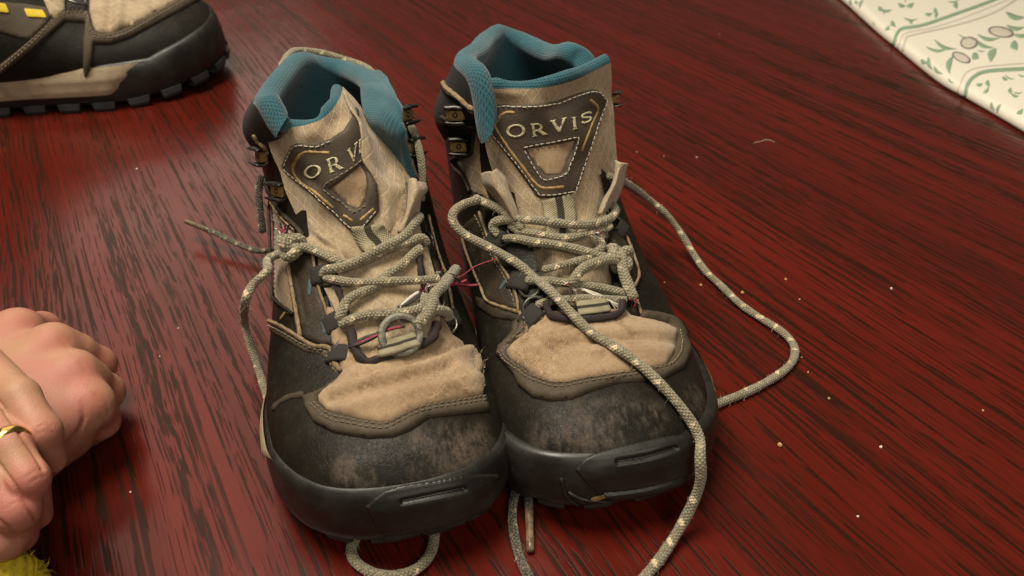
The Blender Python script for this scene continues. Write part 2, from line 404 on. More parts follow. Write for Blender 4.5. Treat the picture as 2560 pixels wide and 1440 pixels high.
def panel(name, poly, bvh, off, th, mat, parent, fr=None, step=7, holes=(), creases=(), smooth=True, uvk='top', round_edge=True, puff=0.0):
    """a sheet of leather, cloth or rubber of thickness th laid on a surface, outlined as the eye sees it"""
    poly = np.asarray(poly, float)
    def dense(p):
        if smooth:
            n = max(12, int(sum(np.linalg.norm(np.diff(np.vstack([p, p[:1]]), axis=0), axis=1))/step)); return catmull(p, n, True)
        out = []
        for a, b in zip(p, np.roll(p, -1, 0)):
            k = max(1, int(np.linalg.norm(b-a)/step)); out += [a+(b-a)*t/k for t in range(k)]
        return np.array(out)
    rings = [dense(poly)]+[dense(np.asarray(h, float)) for h in holes]
    lo, hi = rings[0].min(0), rings[0].max(0)
    gx, gy = np.meshgrid(np.arange(lo[0], hi[0], step), np.arange(lo[1], hi[1], step*.87)); gx[1::2] += step/2
    Q = np.stack([gx.ravel(), gy.ravel()], -1)
    keep = in_poly(rings[0], Q)
    for h in rings[1:]: keep &= ~in_poly(h, Q)
    Q = Q[keep]; bd = np.min([seg_dist(Q, np.vstack([r, r[:1]])) for r in rings], axis=0) if len(Q) else np.zeros(0)
    Q = Q[bd > step*.6]
    pts, edges = [], []
    for r in rings:
        o = len(pts); pts += [Vector(p) for p in r]; edges += [(o+i, o+(i+1) % len(r)) for i in range(len(r))]
    nb = len(pts); pts += [Vector(p) for p in Q]
    vo, eo, fo, *_ = delaunay_2d_cdt(pts, edges, [], 0, 1e-5)
    P2 = np.array([tuple(v) for v in vo]); T = np.array([f for f in fo if len(f) == 3])
    cen = P2[T].mean(1); k = in_poly(rings[0], cen)
    for h in rings[1:]: k &= ~in_poly(h, cen)
    T = T[k]
    hit = [cast(bvh, *p) for p in P2]
    if not any(h is not None for h in hit): print('panel missed', name); return None
    ok = np.array([h is not None for h in hit])
    T = T[ok[T].all(1)]
    used = np.unique(T); remap = -np.ones(len(P2), int); remap[used] = np.arange(len(used)); T = remap[T]; P2 = P2[used]
    W = np.array([hit[i][0] for i in used]); Nn = np.array([hit[i][1] for i in used])
    # drop triangles that jump in depth
    dep = (W-CO)@CF; T = T[(dep[T].max(1)-dep[T].min(1)) < .012]
    # keep the largest connected piece
    par = np.arange(len(P2))
    def root_(i):
        while par[i] != i: par[i] = par[par[i]]; i = par[i]
        return i
    for t in T:
        a = root_(t[0]); par[root_(t[1])] = a; par[root_(t[2])] = a
    comp = np.array([root_(t[0]) for t in T])
    if len(comp): u_, c_ = np.unique(comp, return_counts=True); T = T[comp == u_[np.argmax(c_)]]
    us = np.unique(T); rm_ = -np.ones(len(P2), int); rm_[us] = np.arange(len(us)); T = rm_[T]; P2, W, Nn = P2[us], W[us], Nn[us]
    # smooth normals by neighbours
    for _ in range(3):
        S = np.zeros_like(Nn); 
        for a, b in ((0, 1), (1, 2), (2, 0)): np.add.at(S, T[:, a], Nn[T[:, b]]); np.add.at(S, T[:, b], Nn[T[:, a]])
        Nn = Nn+S*.5; Nn /= np.linalg.norm(Nn, axis=1)[:, None]
    disp = np.full(len(P2), off)
    for c in creases:
        line, depth, width = c; dd = seg_dist(P2, catmull(np.array(line, float), 40)); disp += depth*np.exp(-(dd/width)**2)
    edge = np.min([seg_dist(P2, np.vstack([r, r[:1]])) for r in rings], axis=0)
    if puff: disp += puff*(1-np.exp(-(edge/28)**2))
    if round_edge: disp -= th*.45*np.exp(-(edge/(step*.5))**2)
    top = W+Nn*disp[:, None]
    # boundary loop edges
    from collections import Counter
    cnt = Counter()
    for t in T:
        for a, b in ((t[0], t[1]), (t[1], t[2]), (t[2], t[0])): cnt[(a, b)] += 1
    be = [(a, b) for (a, b) in cnt if (b, a) not in cnt]
    bs = sorted({i for e in be for i in e}); bi = {v: len(top)+n for n, v in enumerate(bs)}
    low = W[bs]+Nn[bs]*(disp[bs]-th)[:, None]
    V = np.vstack([top, low]); F_ = [tuple(t) for t in T]+[(b, a, bi[a], bi[b]) for a, b in be]
    # orientation
    if len(T):
        n0 = np.cross(top[T[:, 1]]-top[T[:, 0]], top[T[:, 2]]-top[T[:, 0]]); 
        if np.sum(n0*Nn[T[:, 0]]) < 0: F_ = [tuple(reversed(f)) for f in F_]
    uv = None
    if fr is not None:
        l = fr.loc(V)
        if uvk == 'top': uv = np.stack([l[:, 0], .72*l[:, 1]+.72*l[:, 2]], -1)
        else: uv = np.stack([l[:, 1], l[:, 2]+.5*l[:, 0]], -1)
    return link_mesh(name, V, F_, mat, parent, True, uv)
def trace(bvh, line, spacing=None, n=None, off=0.0, closed=False):
    """a line seen in the picture, carried onto a surface: points and normals evenly spaced in length"""
    L2 = catmull(np.array(line, float), 200, closed)
    P, Nn = [], []
    for p in L2:
        h = cast(bvh, *p)
        if h is None: continue
        P.append(h[0]+h[1]*off); Nn.append(h[1])
    if len(P) < 4: return None
    P, Nn = np.array(P), np.array(Nn)
    for _ in range(6):
        if len(Nn) > 4: Nn[1:-1] = (Nn[:-2]+2*Nn[1:-1]+Nn[2:])/4
    s = np.concatenate([[0], np.cumsum(np.linalg.norm(np.diff(P, axis=0), axis=1))])
    if n is None: n = max(3, int(s[-1]/spacing)+1)
    t = np.linspace(0, s[-1], n)
    P = np.stack([np.interp(t, s, P[:, k]) for k in range(3)], -1); Nn = np.stack([np.interp(t, s, Nn[:, k]) for k in range(3)], -1)
    return P, Nn/np.linalg.norm(Nn, axis=1)[:, None]
def tube_geo(P, r, seg=10, cap=True, up=None, flat=1.0):
    P = np.asarray(P, float); n = len(P); r = np.broadcast_to(np.asarray(r, float), (n,))
    T = np.gradient(P, axis=0); T /= np.linalg.norm(T, axis=1)[:, None]+1e-12
    U = np.zeros_like(P)
    if up is None:
        u = np.cross(T[0], [0.3, 0.2, 1.0]); U[0] = u/np.linalg.norm(u)
        for i in range(1, n):
            u = U[i-1]-T[i]*(U[i-1]@T[i]); U[i] = u/(np.linalg.norm(u)+1e-12)
    else:
        up = np.broadcast_to(np.asarray(up, float), P.shape); U = up-T*np.sum(up*T, 1)[:, None]; U /= np.linalg.norm(U, axis=1)[:, None]+1e-12
    B = np.cross(T, U); a = np.arange(seg+1)*2*np.pi/seg
    V = P[:, None]+r[:, None, None]*(flat*np.cos(a)[None, :, None]*U[:, None]+np.sin(a)[None, :, None]*B[:, None])
    L = np.concatenate([[0], np.cumsum(np.linalg.norm(np.diff(P, axis=0), axis=1))])
    uv = np.stack(np.broadcast_arrays((np.arange(seg+1)/seg)[None], L[:, None]), -1)
    F_ = grid_faces(n, seg+1); V = V.reshape(-1, 3); uv = uv.reshape(-1, 2)
    if cap:
        k = len(V); V = np.vstack([V, P[0]-T[0]*r[0]*.5, P[-1]+T[-1]*r[-1]*.5]); uv = np.vstack([uv, [[.5, 0], [.5, L[-1]]]])
        F_ += [(k, j+1, j) for j in range(seg)]+[(k+1, (n-1)*(seg+1)+j, (n-1)*(seg+1)+j+1) for j in range(seg)]
    return V, F_, uv
def join(parts):
    V, F_, UV, o = [], [], [], 0
    for v, f, u in parts:
        V.append(v); F_ += [tuple(i+o for i in q) for q in f]; UV.append(u); o += len(v)
    return np.vstack(V), F_, np.vstack(UV)
def tube(name, P, r, mat, parent, seg=10, **kw):
    v, f, u = tube_geo(P, r, seg, **kw); return link_mesh(name, v, f, mat, parent, True, u)
def piping(name, bvh, line, r, mat, parent, off=0.0006, closed=False, flat=.8):
    r0 = trace(bvh, line, .0022, off=off, closed=closed)
    if r0 is None: print('piping missed'); return None
    P, Nn = r0
    rr = r*(1+.22*np.sin(np.arange(len(P))*1.7)*RNG.uniform(.3, 1, len(P)))
    return tube(name, P, rr, mat, parent, 6, up=Nn, flat=flat)
def stitching(bvh, line, mat, parent, off=.0012, pitch=.0031, length=.0021, r=.00034, name="stitching"):
    r0 = trace(bvh, line, pitch, off=off)
    if r0 is None: print('stitching missed'); return None
    P, Nn = r0
    parts = []
    for i in range(len(P)-1):
        t = P[i+1]-P[i]; t /= np.linalg.norm(t)+1e-9; n = Nn[i]; m = P[i]+t*length/2+RNG.normal(0, .00008, 3)
        pts = [m-t*length/2-n*.0004, m-t*length/4+n*.00015, m+t*length/4+n*.00015, m+t*length/2-n*.0004]
        parts.append(tube_geo(pts, r, 5, up=n))
    if parts:
        v, f, u = join(parts); return tag(link_mesh(name, v, f, mat, parent, True, u), kind="stuff")
def sheet_grid(fr, net, nu=36, nv=48, wr=0.0, seed=1):
    """smooth sheet through a net of sight points (picture x, y and distance behind the toe)"""
    A = np.array([[fr.px(*c) for c in row] for row in net])
    G = np.einsum('ai,bj,ijc->abc', cr_matrix(A.shape[0], nv), cr_matrix(A.shape[1], nu), A)
    if wr:
        r = np.random.default_rng(seed); K = r.normal(0, 1, (max(4, nv//4), max(4, nu//5)))
        D = cr_matrix(K.shape[0], nv)@K@cr_matrix(K.shape[1], nu).T
        G = G+grid_normals(G)*(D*wr)[..., None]
    return G
def face_cam(G):
    n = grid_normals(G); s = np.sign(np.sum(n*(CO-G), -1)); s[s == 0] = 1
    return n if np.mean(s) > 0 else -n
def grid_uv(G):
    du = np.concatenate([np.zeros((G.shape[0], 1)), np.cumsum(np.linalg.norm(np.diff(G, axis=1), axis=2), 1)], 1)
    dv = np.concatenate([np.zeros((1, G.shape[1])), np.cumsum(np.linalg.norm(np.diff(G, axis=0), axis=2), 0)], 0)
    return np.stack([du, dv], -1).reshape(-1, 2)
def cloth_sheet(name, G, mat, parent, th=.0012):
    n = face_cam(G); a, b = G.shape[:2]; V = np.vstack([G.reshape(-1, 3), (G-n*th).reshape(-1, 3)]); F1 = grid_faces(a, b); o = a*b
    F_ = list(F1)+[tuple(i+o for i in reversed(f)) for f in F1]
    loop = [j for j in range(b)]+[i*b+b-1 for i in range(1, a)]+[(a-1)*b+j for j in range(b-2, -1, -1)]+[i*b for i in range(a-2, 0, -1)]
    F_ += [(loop[i], loop[i-1], loop[i-1]+o, loop[i]+o) for i in range(len(loop))]
    uv = grid_uv(G); return link_mesh(name, V, F_, mat, parent, True, np.vstack([uv, uv]))
def box_geo(c, ax, ay, az, bevel=0.0):
    """box with centre c and half-axis vectors, corners cut by bevel (0..1)"""
    c, ax, ay, az = map(np.asarray, (c, ax, ay, az)); k = 1-bevel
    V = []
    for z, s in ((-1, k), (-k, 1), (k, 1), (1, k)):
        for x, y in ((-1, -k), (-k, -1), (k, -1), (1, -k), (1, k), (k, 1), (-k, 1), (-1, k)): V.append(c+ax*x*s+ay*y*s+az*z)
    F_ = [tuple(range(7, -1, -1)), tuple(range(24, 32))]
    for i in range(3):
        for j in range(8): F_.append((i*8+j, i*8+(j+1) % 8, (i+1)*8+(j+1) % 8, (i+1)*8+j))
    return np.array(V), F_, np.zeros((32, 2))
def torus_geo(c, n, u, R1, r, seg=32, s2=8, arc=(0, 360), flat=1.0, sq=1.0):
    n = np.asarray(n, float); n /= np.linalg.norm(n); u = np.asarray(u, float); u = u-n*(u@n); u /= np.linalg.norm(u); v = np.cross(n, u)
    a = np.radians(np.linspace(*arc, seg)); P = np.asarray(c)+R1*(np.cos(a)[:, None]*u+sq*np.sin(a)[:, None]*v)
    return tube_geo(P, r, s2, up=np.broadcast_to(n, P.shape), flat=flat, cap=(abs(arc[1]-arc[0]) < 359))

def surf_fuzz(bvh, poly, n, parent, mat, off=.004, ln=(.0015, .004), rad=.00009):
    """short loose fibres standing off worn cloth"""
    poly = np.array(poly, float); lo, hi = poly.min(0), poly.max(0); parts = []
    while len(parts) < n:
        q = lo+RNG.uniform(0, 1, 2)*(hi-lo)
        if not in_poly(poly, q[None])[0]: continue
        h = cast(bvh, *q)
        if h is None: parts.append((np.zeros((0, 3)), [], np.zeros((0, 2)))); continue
        g = h[1]*RNG.uniform(.2, .8)+RNG.normal(0, .6, 3); g /= np.linalg.norm(g); l = RNG.uniform(*ln); s_ = h[0]+h[1]*off; w = np.cross(g, [.3, .5, .8]); w /= np.linalg.norm(w)
        c = s_+g*l*.5; e = s_+g*l+RNG.normal(0, l*.3, 3); parts.append((np.array([s_-w*rad, s_+w*rad, c-w*rad, c+w*rad, e]), [(0, 1, 3, 2), (2, 3, 4)], np.zeros((5, 2))))
    v, f, u = join(parts); return tag(link_mesh("loose_fibres", v, f, mat, parent, False), kind="stuff")

# ------------------------------------------------------------------ boots: base shapes
NT = 120
def ring_sec(Fd, Fz, Bd, Bz, W, n, k, cx):
    th = np.arange(NT)*2*np.pi/NT; c, s = np.cos(th), np.sin(th)
    h = (1+np.sign(c)*np.abs(c)**(2/n))/2; h = h**k
    x = W*np.sign(s)*np.abs(s)**(2/n)+cx
    return np.stack([x, Bd+(Fd-Bd)*h, Bz+(Fz-Bz)*h], -1)
SECS = [  # Fd    Fz     Bd     Bz     W     n   k   medial shift
    (0.0045, .0400, .0045, .028, .0150, 2.2, 1.1, .0060),
    (0.0080, .0480, .0060, .022, .0300, 2.3, 1.2, .0060),
    (0.0170, .0545, .0150, .016, .0430, 2.4, 1.35, .0055),
    (0.0300, .0585, .0300, .014, .0515, 2.4, 1.5, .0045),
    (0.0480, .0605, .0480, .014, .0565, 2.4, 1.55, .0030),
    (0.0680, .0625, .0690, .014, .0590, 2.3, 1.6, .0015),
    (0.0880, .0660, .0920, .014, .0590, 2.2, 1.6, .0000),
    (0.1080, .0760, .1220, .016, .0570, 2.3, 1.5, .0000),
    (0.1270, .0890, .1600, .016, .0540, 2.3, 1.4, .0000),
    (0.1440, .1040, .2100, .016, .0515, 2.4, 1.25, .0000),
    (0.1560, .1180, .2600, .018, .0505, 2.4, 1.15, .0000),
    (0.1640, .1290, .2880, .040, .0510, 2.4, 1.05, .0000),
    (0.1700, .1380, .2930, .075, .0525, 2.4, 1.0, .0000),
    (0.1740, .1450, .2880, .108, .0535, 2.4, 1.0, .0000),
]
def boot_grid(fr, med, rim, NS=150, secs=SECS, narrow=1.0, xr=None):
    rings = [ring_sec(*s[:4], s[4]*narrow, *s[5:7], s[7]*med) for s in secs]
    if xr is not None:          # the far side of the shaft drawn in
        for i, r in enumerate(rings):
            f = np.interp(i, [7, 10, 11, 12, 13], [1, .96, .90, (xr+.9)/2, xr]); r[:, 0] = np.where(r[:, 0] > 0, r[:, 0]*f, r[:, 0])
    th = np.arange(NT)*360/NT; th = np.where(th > 180, th-360, th)
    # rim ring: spline through given points, by angle
    ang = np.array([r[0] for r in rim], float)
    if len(rim[0]) == 4 and fr is not None and max(abs(rim[0][1]), abs(rim[0][2])) > 5:
        P = np.array([fr.loc(fr.px(r[1], r[2], r[3])) for r in rim])
    else: P = np.array([r[1:] for r in rim], float)
    o = np.argsort(ang); ang, P = ang[o], P[o]
    A = np.concatenate([ang-360, ang, ang+360]); PP = np.vstack([P, P, P])
    sl = np.gradient(PP, A, axis=0)
    rr = np.empty((NT, 3))
    for i, t in enumerate(th):
        k = np.searchsorted(A, t, side='right')-1; h = A[k+1]-A[k]; u = (t-A[k])/h
        rr[i] = ((2*u**3-3*u*u+1)*PP[k]+(u**3-2*u*u+u)*h*sl[k]+(3*u*u-2*u**3)*PP[k+1]+(u**3-u*u)*h*sl[k+1])
    rings.append(rr)
    Rg = np.array(rings)                         # K x NT x 3 local
    Wt = cr_matrix(len(rings), NS)
    G = np.einsum('nk,ktc->ntc', Wt, Rg)
    return G
def sole_outline(med, n=420):
    ctrl = [(0, 0), (.020, .0015), (.036, .0085), (.048, .0200), (.0560, .0350), (.0605, .0520), (.0620, .0720), (.0605, .0920),
            (.0550, .1180), (.0475, .1500), (.0435, .1900), (.0430, .2250), (.0405, .2560), (.0320, .2820), (.0170, .2940), (0, .2975)]
    right = [(x+med*.0065*max(0, 1-d/.09), d) for x, d in ctrl]
    left = [(-x+med*.0065*max(0, 1-d/.09), d) for x, d in ctrl[1:-1]][::-1]
    return catmull(right+left, n, closed=True)
def spring(d): return .012*np.clip(1-d/.085, 0, 1)**1.6+.003*np.clip((d-.27)/.025, 0, 1)
def sole_top(d): return .034+.013*np.clip(1-d/.055, 0, 1)**0.8+.004*np.clip((d-.22)/.06, 0, 1)

# ------------------------------------------------------------------ one boot: upper, lining, sole
class Boot: pass
def throat_half(row):    # half opening of the throat, degrees, by ring row
    return np.interp(row, [0, 63.5, 64, 70, 90, 120, 149], [0, 0, 8, 16, 25, 33, 36])
def build_boot(name, label, fr, med, rim, sw=1.0, group=None, bartack='bluethread', leather='leather', wedge=(.045, .20), open_throat=True, lug_out=-.0022, xr=None, edges=(1, -1), skip=None):
    b = Boot(); b.fr = fr; b.med = med
    root = empty(name, fr.org, fr.a); tag(root, label, "boot", group); b.root = root
    G = boot_grid(fr, med, rim, xr=xr); NS = G.shape[0]
    Gw = fr.w(G[..., 0], G[..., 1], G[..., 2]); b.Gw = Gw
    n = grid_normals(Gw, True)
    c = Gw.mean(1, keepdims=True)
    if np.mean(np.sum(n*(Gw-c), -1)) < 0: n = -n
    b.N = n
    th = np.arange(NT)*360/NT; th = np.abs(np.where(th > 180, th-360, th))
    AF = grid_faces(NS, NT, True)
    half = throat_half(np.arange(NS))
    def is_open(f):
        r, j = f[0]//NT, f[0] % NT; jm = (th[j]+th[(j+1) % NT])/2
        return open_throat and jm < half[r]
    F_up = [f for f in AF if not is_open(f)]
    colr = 130
    F_low = [f for f in F_up if f[0]//NT < colr-2]; F_col = [f for f in F_up if f[0]//NT >= colr-2]
    uv = np.stack(np.broadcast_arrays(np.arange(NT)[None]*.0025, np.arange(NS)[:, None]*.003), -1).reshape(-1, 2)
    Vb = Gw.reshape(-1, 3)
    used = np.zeros(len(Vb), bool)
    def submesh(nm, V, Fc, mat):
        idx = np.unique(np.array(Fc).ravel()); mp = -np.ones(len(V), int); mp[idx] = np.arange(len(idx))
        return link_mesh(nm, V[idx], [tuple(mp[list(f)]) for f in Fc], mat, root, True, uv[idx])
    up = submesh("upper", Vb, F_low, M[leather]); b.upper = up
    puff = np.zeros(NS); k = np.arange(NS); puff[colr-2:] = .0008+.0042*np.sin(np.clip((k[colr-2:]-colr+2)/(NS-colr+1), 0, 1)*np.pi*.92)
    Vc = (Gw+n*puff[:, None, None]).reshape(-1, 3)
    submesh("collar", Vc, F_col, M['collar'])
    b.bvh_up = make_bvh((np.where((k >= colr)[:, None, None], Vc.reshape(NS, NT, 3), Gw), F_up))
    b.bvh_full = make_bvh((Vb, AF))
    # teal lining: inside of the shell and a padded roll over the rim
    last = NS-1
    upd = Gw[last]-Gw[last-4]; upd /= np.linalg.norm(upd, axis=1)[:, None]
    nr = n[last-3]
    rows = []
    ctr = Gw[last]-nr*.0044
    for a in np.linspace(-.5, np.pi, 12): rows.append(ctr+nr*.0066*np.cos(a)+upd*.0066*np.sin(a))
    for r in range(last-3, 60, -3):
        o = .0085+.0035*math.sin((last-r)/(last-60)*3.0); rows.append(Gw[r]-n[r]*o)
    Lg = np.array(rows); rr = [last]*12+list(range(last-3, 60, -3))
    LF = []
    for f in grid_faces(len(rows), NT, True):
        r, j = f[0]//NT, f[0] % NT; jm = (th[j]+th[(j+1) % NT])/2
        if skip and r < 14 and skip[0] < j*360/NT < skip[1]: continue
        if not (open_throat and jm < half[rr[r]]-1.5): LF.append(f)
    luv = np.stack(np.broadcast_arrays(np.arange(NT)[None]*.0026, (np.cumsum(np.concatenate([[0], np.linalg.norm(np.diff(Lg, axis=0), axis=2).mean(1)])))[:, None]), -1).reshape(-1, 2)
    idx = np.unique(np.array(LF).ravel()); mp = -np.ones(Lg.shape[0]*NT, int); mp[idx] = np.arange(len(idx))
    b.lining = link_mesh("lining", Lg.reshape(-1, 3)[idx], [tuple(mp[list(f)]) for f in LF], M['teal'], root, True, luv[idx])
    # padded edge down both sides of the opening
    if open_throat:
        for sgn in edges:
            P = []
            for r in range(last-2, 104, -2):
                t = half[r]+2; j = t/360*NT*sgn; j0 = int(math.floor(j)); f = j-j0
                p = Gw[r, j0 % NT]*(1-f)+Gw[r, (j0+1) % NT]*f; q = n[r, j0 % NT]; P.append(p-q*.0045)
            P = np.array(P); w = np.linspace(.0052, .0030, len(P)); tube("lining_edge", P, w, M['teal'], root, 10)
    # ---- sole
    O = sole_outline(med); O[:, 0] *= sw; NO = len(O); b.O = O
    t = np.roll(O, -1, 0)-np.roll(O, 1, 0); nn = np.stack([t[:, 1], -t[:, 0]], -1); nn /= np.linalg.norm(nn, axis=1)[:, None]
    if np.mean(np.sum(nn*(O-O.mean(0)), 1)) < 0: nn = -nn
    b.nn = nn; d = O[:, 1]; zb = spring(d); zt = sole_top(d)
    prof = [(-.030, .004), (-.008, .0035), (-.0025, .0045), (-.0004, .0075), (.0008, .012), (.0010, .018), (.0006, .026), (-.0004, .88), (-.0016, .97), (-.0042, 1.0), (-.0065, .985), (-.014, .96)]
    rows = []
    for off, z in prof:
        if z < .03: zz = np.minimum(zb+z, zb+(zt-zb)*.8)
        else: zz = zb+(zt-zb)*z
        lean = .0045*np.clip(1-d/.04, 0, 1)*np.clip((zz-.02)/.03, 0, 1)      # the toe leans back a little
        rows.append(fr.w(O[:, 0]+nn[:, 0]*(off-lean*.3), d+nn[:, 1]*(off-lean), zz))
    S = np.array(rows); b.S = S; SF = grid_faces(len(rows), NO, True)
    suv = np.stack(np.broadcast_arrays(np.arange(NO)[None]*.0018, np.arange(len(rows))[:, None]*.005), -1).reshape(-1, 2)
    b.sole = link_mesh("outsole", np.vstack([S.reshape(-1, 3)]), SF+[tuple(range(NO-1, -1, -1))], M['rubber'], root, True, suv)
    b.bvh_sole = make_bvh((S, SF)); b.bvh_all = make_bvh((np.where((k >= colr)[:, None, None], Vc.reshape(NS, NT, 3), Gw), AF), (S, SF))
    # tan midsole insert along both sides
    for side in (1, -1):
        ids = [i for i in range(NO) if O[i, 0]*side > .02 and wedge[0] < d[i] < wedge[1]]
        ids.sort(key=lambda i: d[i]); nf = 9; V = []; uvs = []
        for i in ids:
            for q in range(nf):
                f = q/(nf-1); dd = max(d[i], wedge[0]+.016*(1-f)**1.2*1.0)
                xx = np.interp(dd, d[ids], O[ids, 0]); z = .0125+(zt[i]-.0015-.0125)*f+zb[i]*(1-f)
                groove = -.0011*math.exp(-((f-.42)/.07)**2)-.0009*math.exp(-((f-.72)/.06)**2)
                o = .0030*math.sin(math.pi*min(1, max(0, f*.86+.10)))**.5-.0004+groove-.0012*max(0, f-.7)*3
                tp = min(1.0, max(0.0, (d[i]-wedge[0]-.016*(1-f)**1.2)/.012)); o = -.0012+(o+.0012)*tp
                V.append(fr.w(xx+side*o, dd, z)); uvs.append((dd, z))
        link_mesh("midsole_insert", np.array(V), grid_faces(len(ids), nf), M['midsole'], root, True, uvs)
    # lugs
    L = np.concatenate([[0], np.cumsum(np.linalg.norm(np.diff(np.vstack([O, O[:1]]), axis=0), axis=1))])[:-1]; tot = L[-1]
    nl = 30
    for q in range(nl):
        a0 = (q+.18)/nl*tot; a1 = (q+.82)/nl*tot; m = 5; V = []; ss = np.linspace(a0, a1, m)
        for sft, off, z in ((1, -.012, 0), (.8, -.0014+lug_out, 0), (.9, lug_out, .0028), (1, -.0004+lug_out, .0070), (1, -.012, .0070)):
            sm = (a0+a1)/2
            for s_ in ss:
                s_ = sm+(s_-sm)*sft; i = np.interp(s_, L, np.arange(NO)); i0 = int(i); f = i-i0; i1 = (i0+1) % NO
                o = O[i0]*(1-f)+O[i1]*f; e = nn[i0]; zz = spring(np.array([o[1]]))[0]+z
                V.append(fr.w(o[0]+e[0]*off, o[1]+e[1]*off, zz))
        V = np.array(V); F_ = grid_faces(5, m)+[(0, m, 2*m, 3*m, 4*m), tuple(r*m+m-1 for r in (4, 3, 2, 1, 0)), tuple(range(m))+tuple(4*m+j for j in range(m-1, -1, -1))]
        link_mesh("lug", V, F_, M['lug'], root, False)
    return b

# ------------------------------------------------------------------ boot fittings
def zmap(x0, y0, k): return lambda pts: [(x0+k*x, y0+k*y) for x, y in pts]
Z1 = zmap(560, 60, .4167); Z2 = zmap(1060, 40, .4167); Z3 = zmap(580, 540, .3195); Z4 = zmap(1060, 440, .3612)
Z5 = zmap(620, 840, .4167); Z6 = zmap(1180, 840, .4167); Z7 = zmap(600, 300, .4167); ZB = zmap(1080, 100, .3195)
def stroke(c, w):
    c = catmull(np.array(c, float), 40); t = np.gradient(c, axis=0); t /= np.linalg.norm(t, axis=1)[:, None]; n = np.stack([-t[:, 1], t[:, 0]], -1)
    return np.vstack([c+n*w/2, (c-n*w/2)[::-1]])
def ell(rx, ry, n=48):
    a = np.arange(n)*2*np.pi/n; return np.stack([.5+rx*np.cos(a), .5+ry*np.sin(a)], -1)
LET = {
    'O': (ell(.5, .5), [ell(.345, .385)]),
    'R': (np.array([(0, 0), (.32, 0), (.32, .05), (.24, .08), (.24, .42), (.40, .42), (.70, 0), (1, 0), (1, .05), (.93, .08), (.64, .46), (.80, .56), (.84, .73), (.76, .90), (.52, 1), (0, 1), (0, .95), (.06, .92), (.06, .08), (0, .05)]),
          [np.array([(.24, .52), (.46, .52), (.60, .6), (.64, .73), (.58, .85), (.45, .91), (.24, .91)])]),
    'V': (np.array([(0, 1), (.33, 1), (.33, .95), (.27, .92), (.54, .30), (.76, .92), (.69, .95), (.69, 1), (1, 1), (1, .95), (.92, .92), (.57, 0), (.43, 0), (.08, .92), (0, .95)]), []),
    'I': (np.array([(0, 1), (1, 1), (1, .95), (.82, .92), (.82, .08), (1, .05), (1, 0), (0, 0), (0, .05), (.18, .08), (.18, .92), (0, .95)]), []),
    'S': (stroke([(.93, .76), (.78, .91), (.5, .93), (.24, .88), (.13, .73), (.24, .58), (.5, .50), (.76, .42), (.87, .27), (.76, .12), (.5, .07), (.22, .09), (.07, .24)], .16), []),
}
def letter(ch, quad, bvh, off, parent):
    tl, tr, br, bl = map(np.array, quad)
    def mp(p):
        x, y = p[:, :1], p[:, 1:]; return bl*(1-x)*(1-y)+br*x*(1-y)+tl*(1-x)*y+tr*x*y
    o, hs = LET[ch]
    return panel("letter", mp(o), bvh, off, .0003, M['text'], parent, None, 2.2, [mp(h) for h in hs], smooth=False, round_edge=False)
def tongue(b, net, top_u=(0, 1), wr=.0006, nu=44, nv=64, seed=3):
    """padded tongue: ripstop face, teal back and teal roll along the top"""
    G = sheet_grid(b.fr, net, nu, nv, wr, seed); n = face_cam(G)
    uv = grid_uv(G); t = link_mesh("tongue", G.reshape(-1, 3), grid_faces(nv, nu), M['tongue'], b.root, True, uv)
    prof = []
    top = G[-1]; nt = n[-1]; up = G[-1]-G[-4]; up /= np.linalg.norm(up, axis=1)[:, None]
    # cloth edge, then the teal roll and the back of the tongue
    for a in np.linspace(0, np.pi, 9): prof.append(top-nt*(.0036-.0036*np.cos(a))+up*.0042*np.sin(a)-nt*.0004)
    for r in range(nv-3, 8, -4): prof.append(G[r]-n[r]*(.0075+.001*math.sin(r)))
    B = np.array(prof); link_mesh("lining", B.reshape(-1, 3), grid_faces(len(prof), nu), M['teal'], t, True, grid_uv(B))
    # side edges
    for j in (0, nu-1):
        E = np.array([[G[r, j], G[r, j]-n[r, j]*.004, G[r, j]-n[r, j]*.0078] for r in range(8, nv)])
        link_mesh("edge", E.reshape(-1, 3), grid_faces(E.shape[0], 3), M['teal'], t, True, grid_uv(E))
    b.tongue = t; b.tG = G; b.bvh_t = make_bvh((G, grid_faces(nv, nu))); return t
def surf_frame(bvh, px, py, upv=(0, 0, 1)):
    p, n = cast(bvh, px, py); u = np.asarray(upv, float); u = u-n*(u@n); u /= np.linalg.norm(u); return p, n, u, np.cross(u, n)
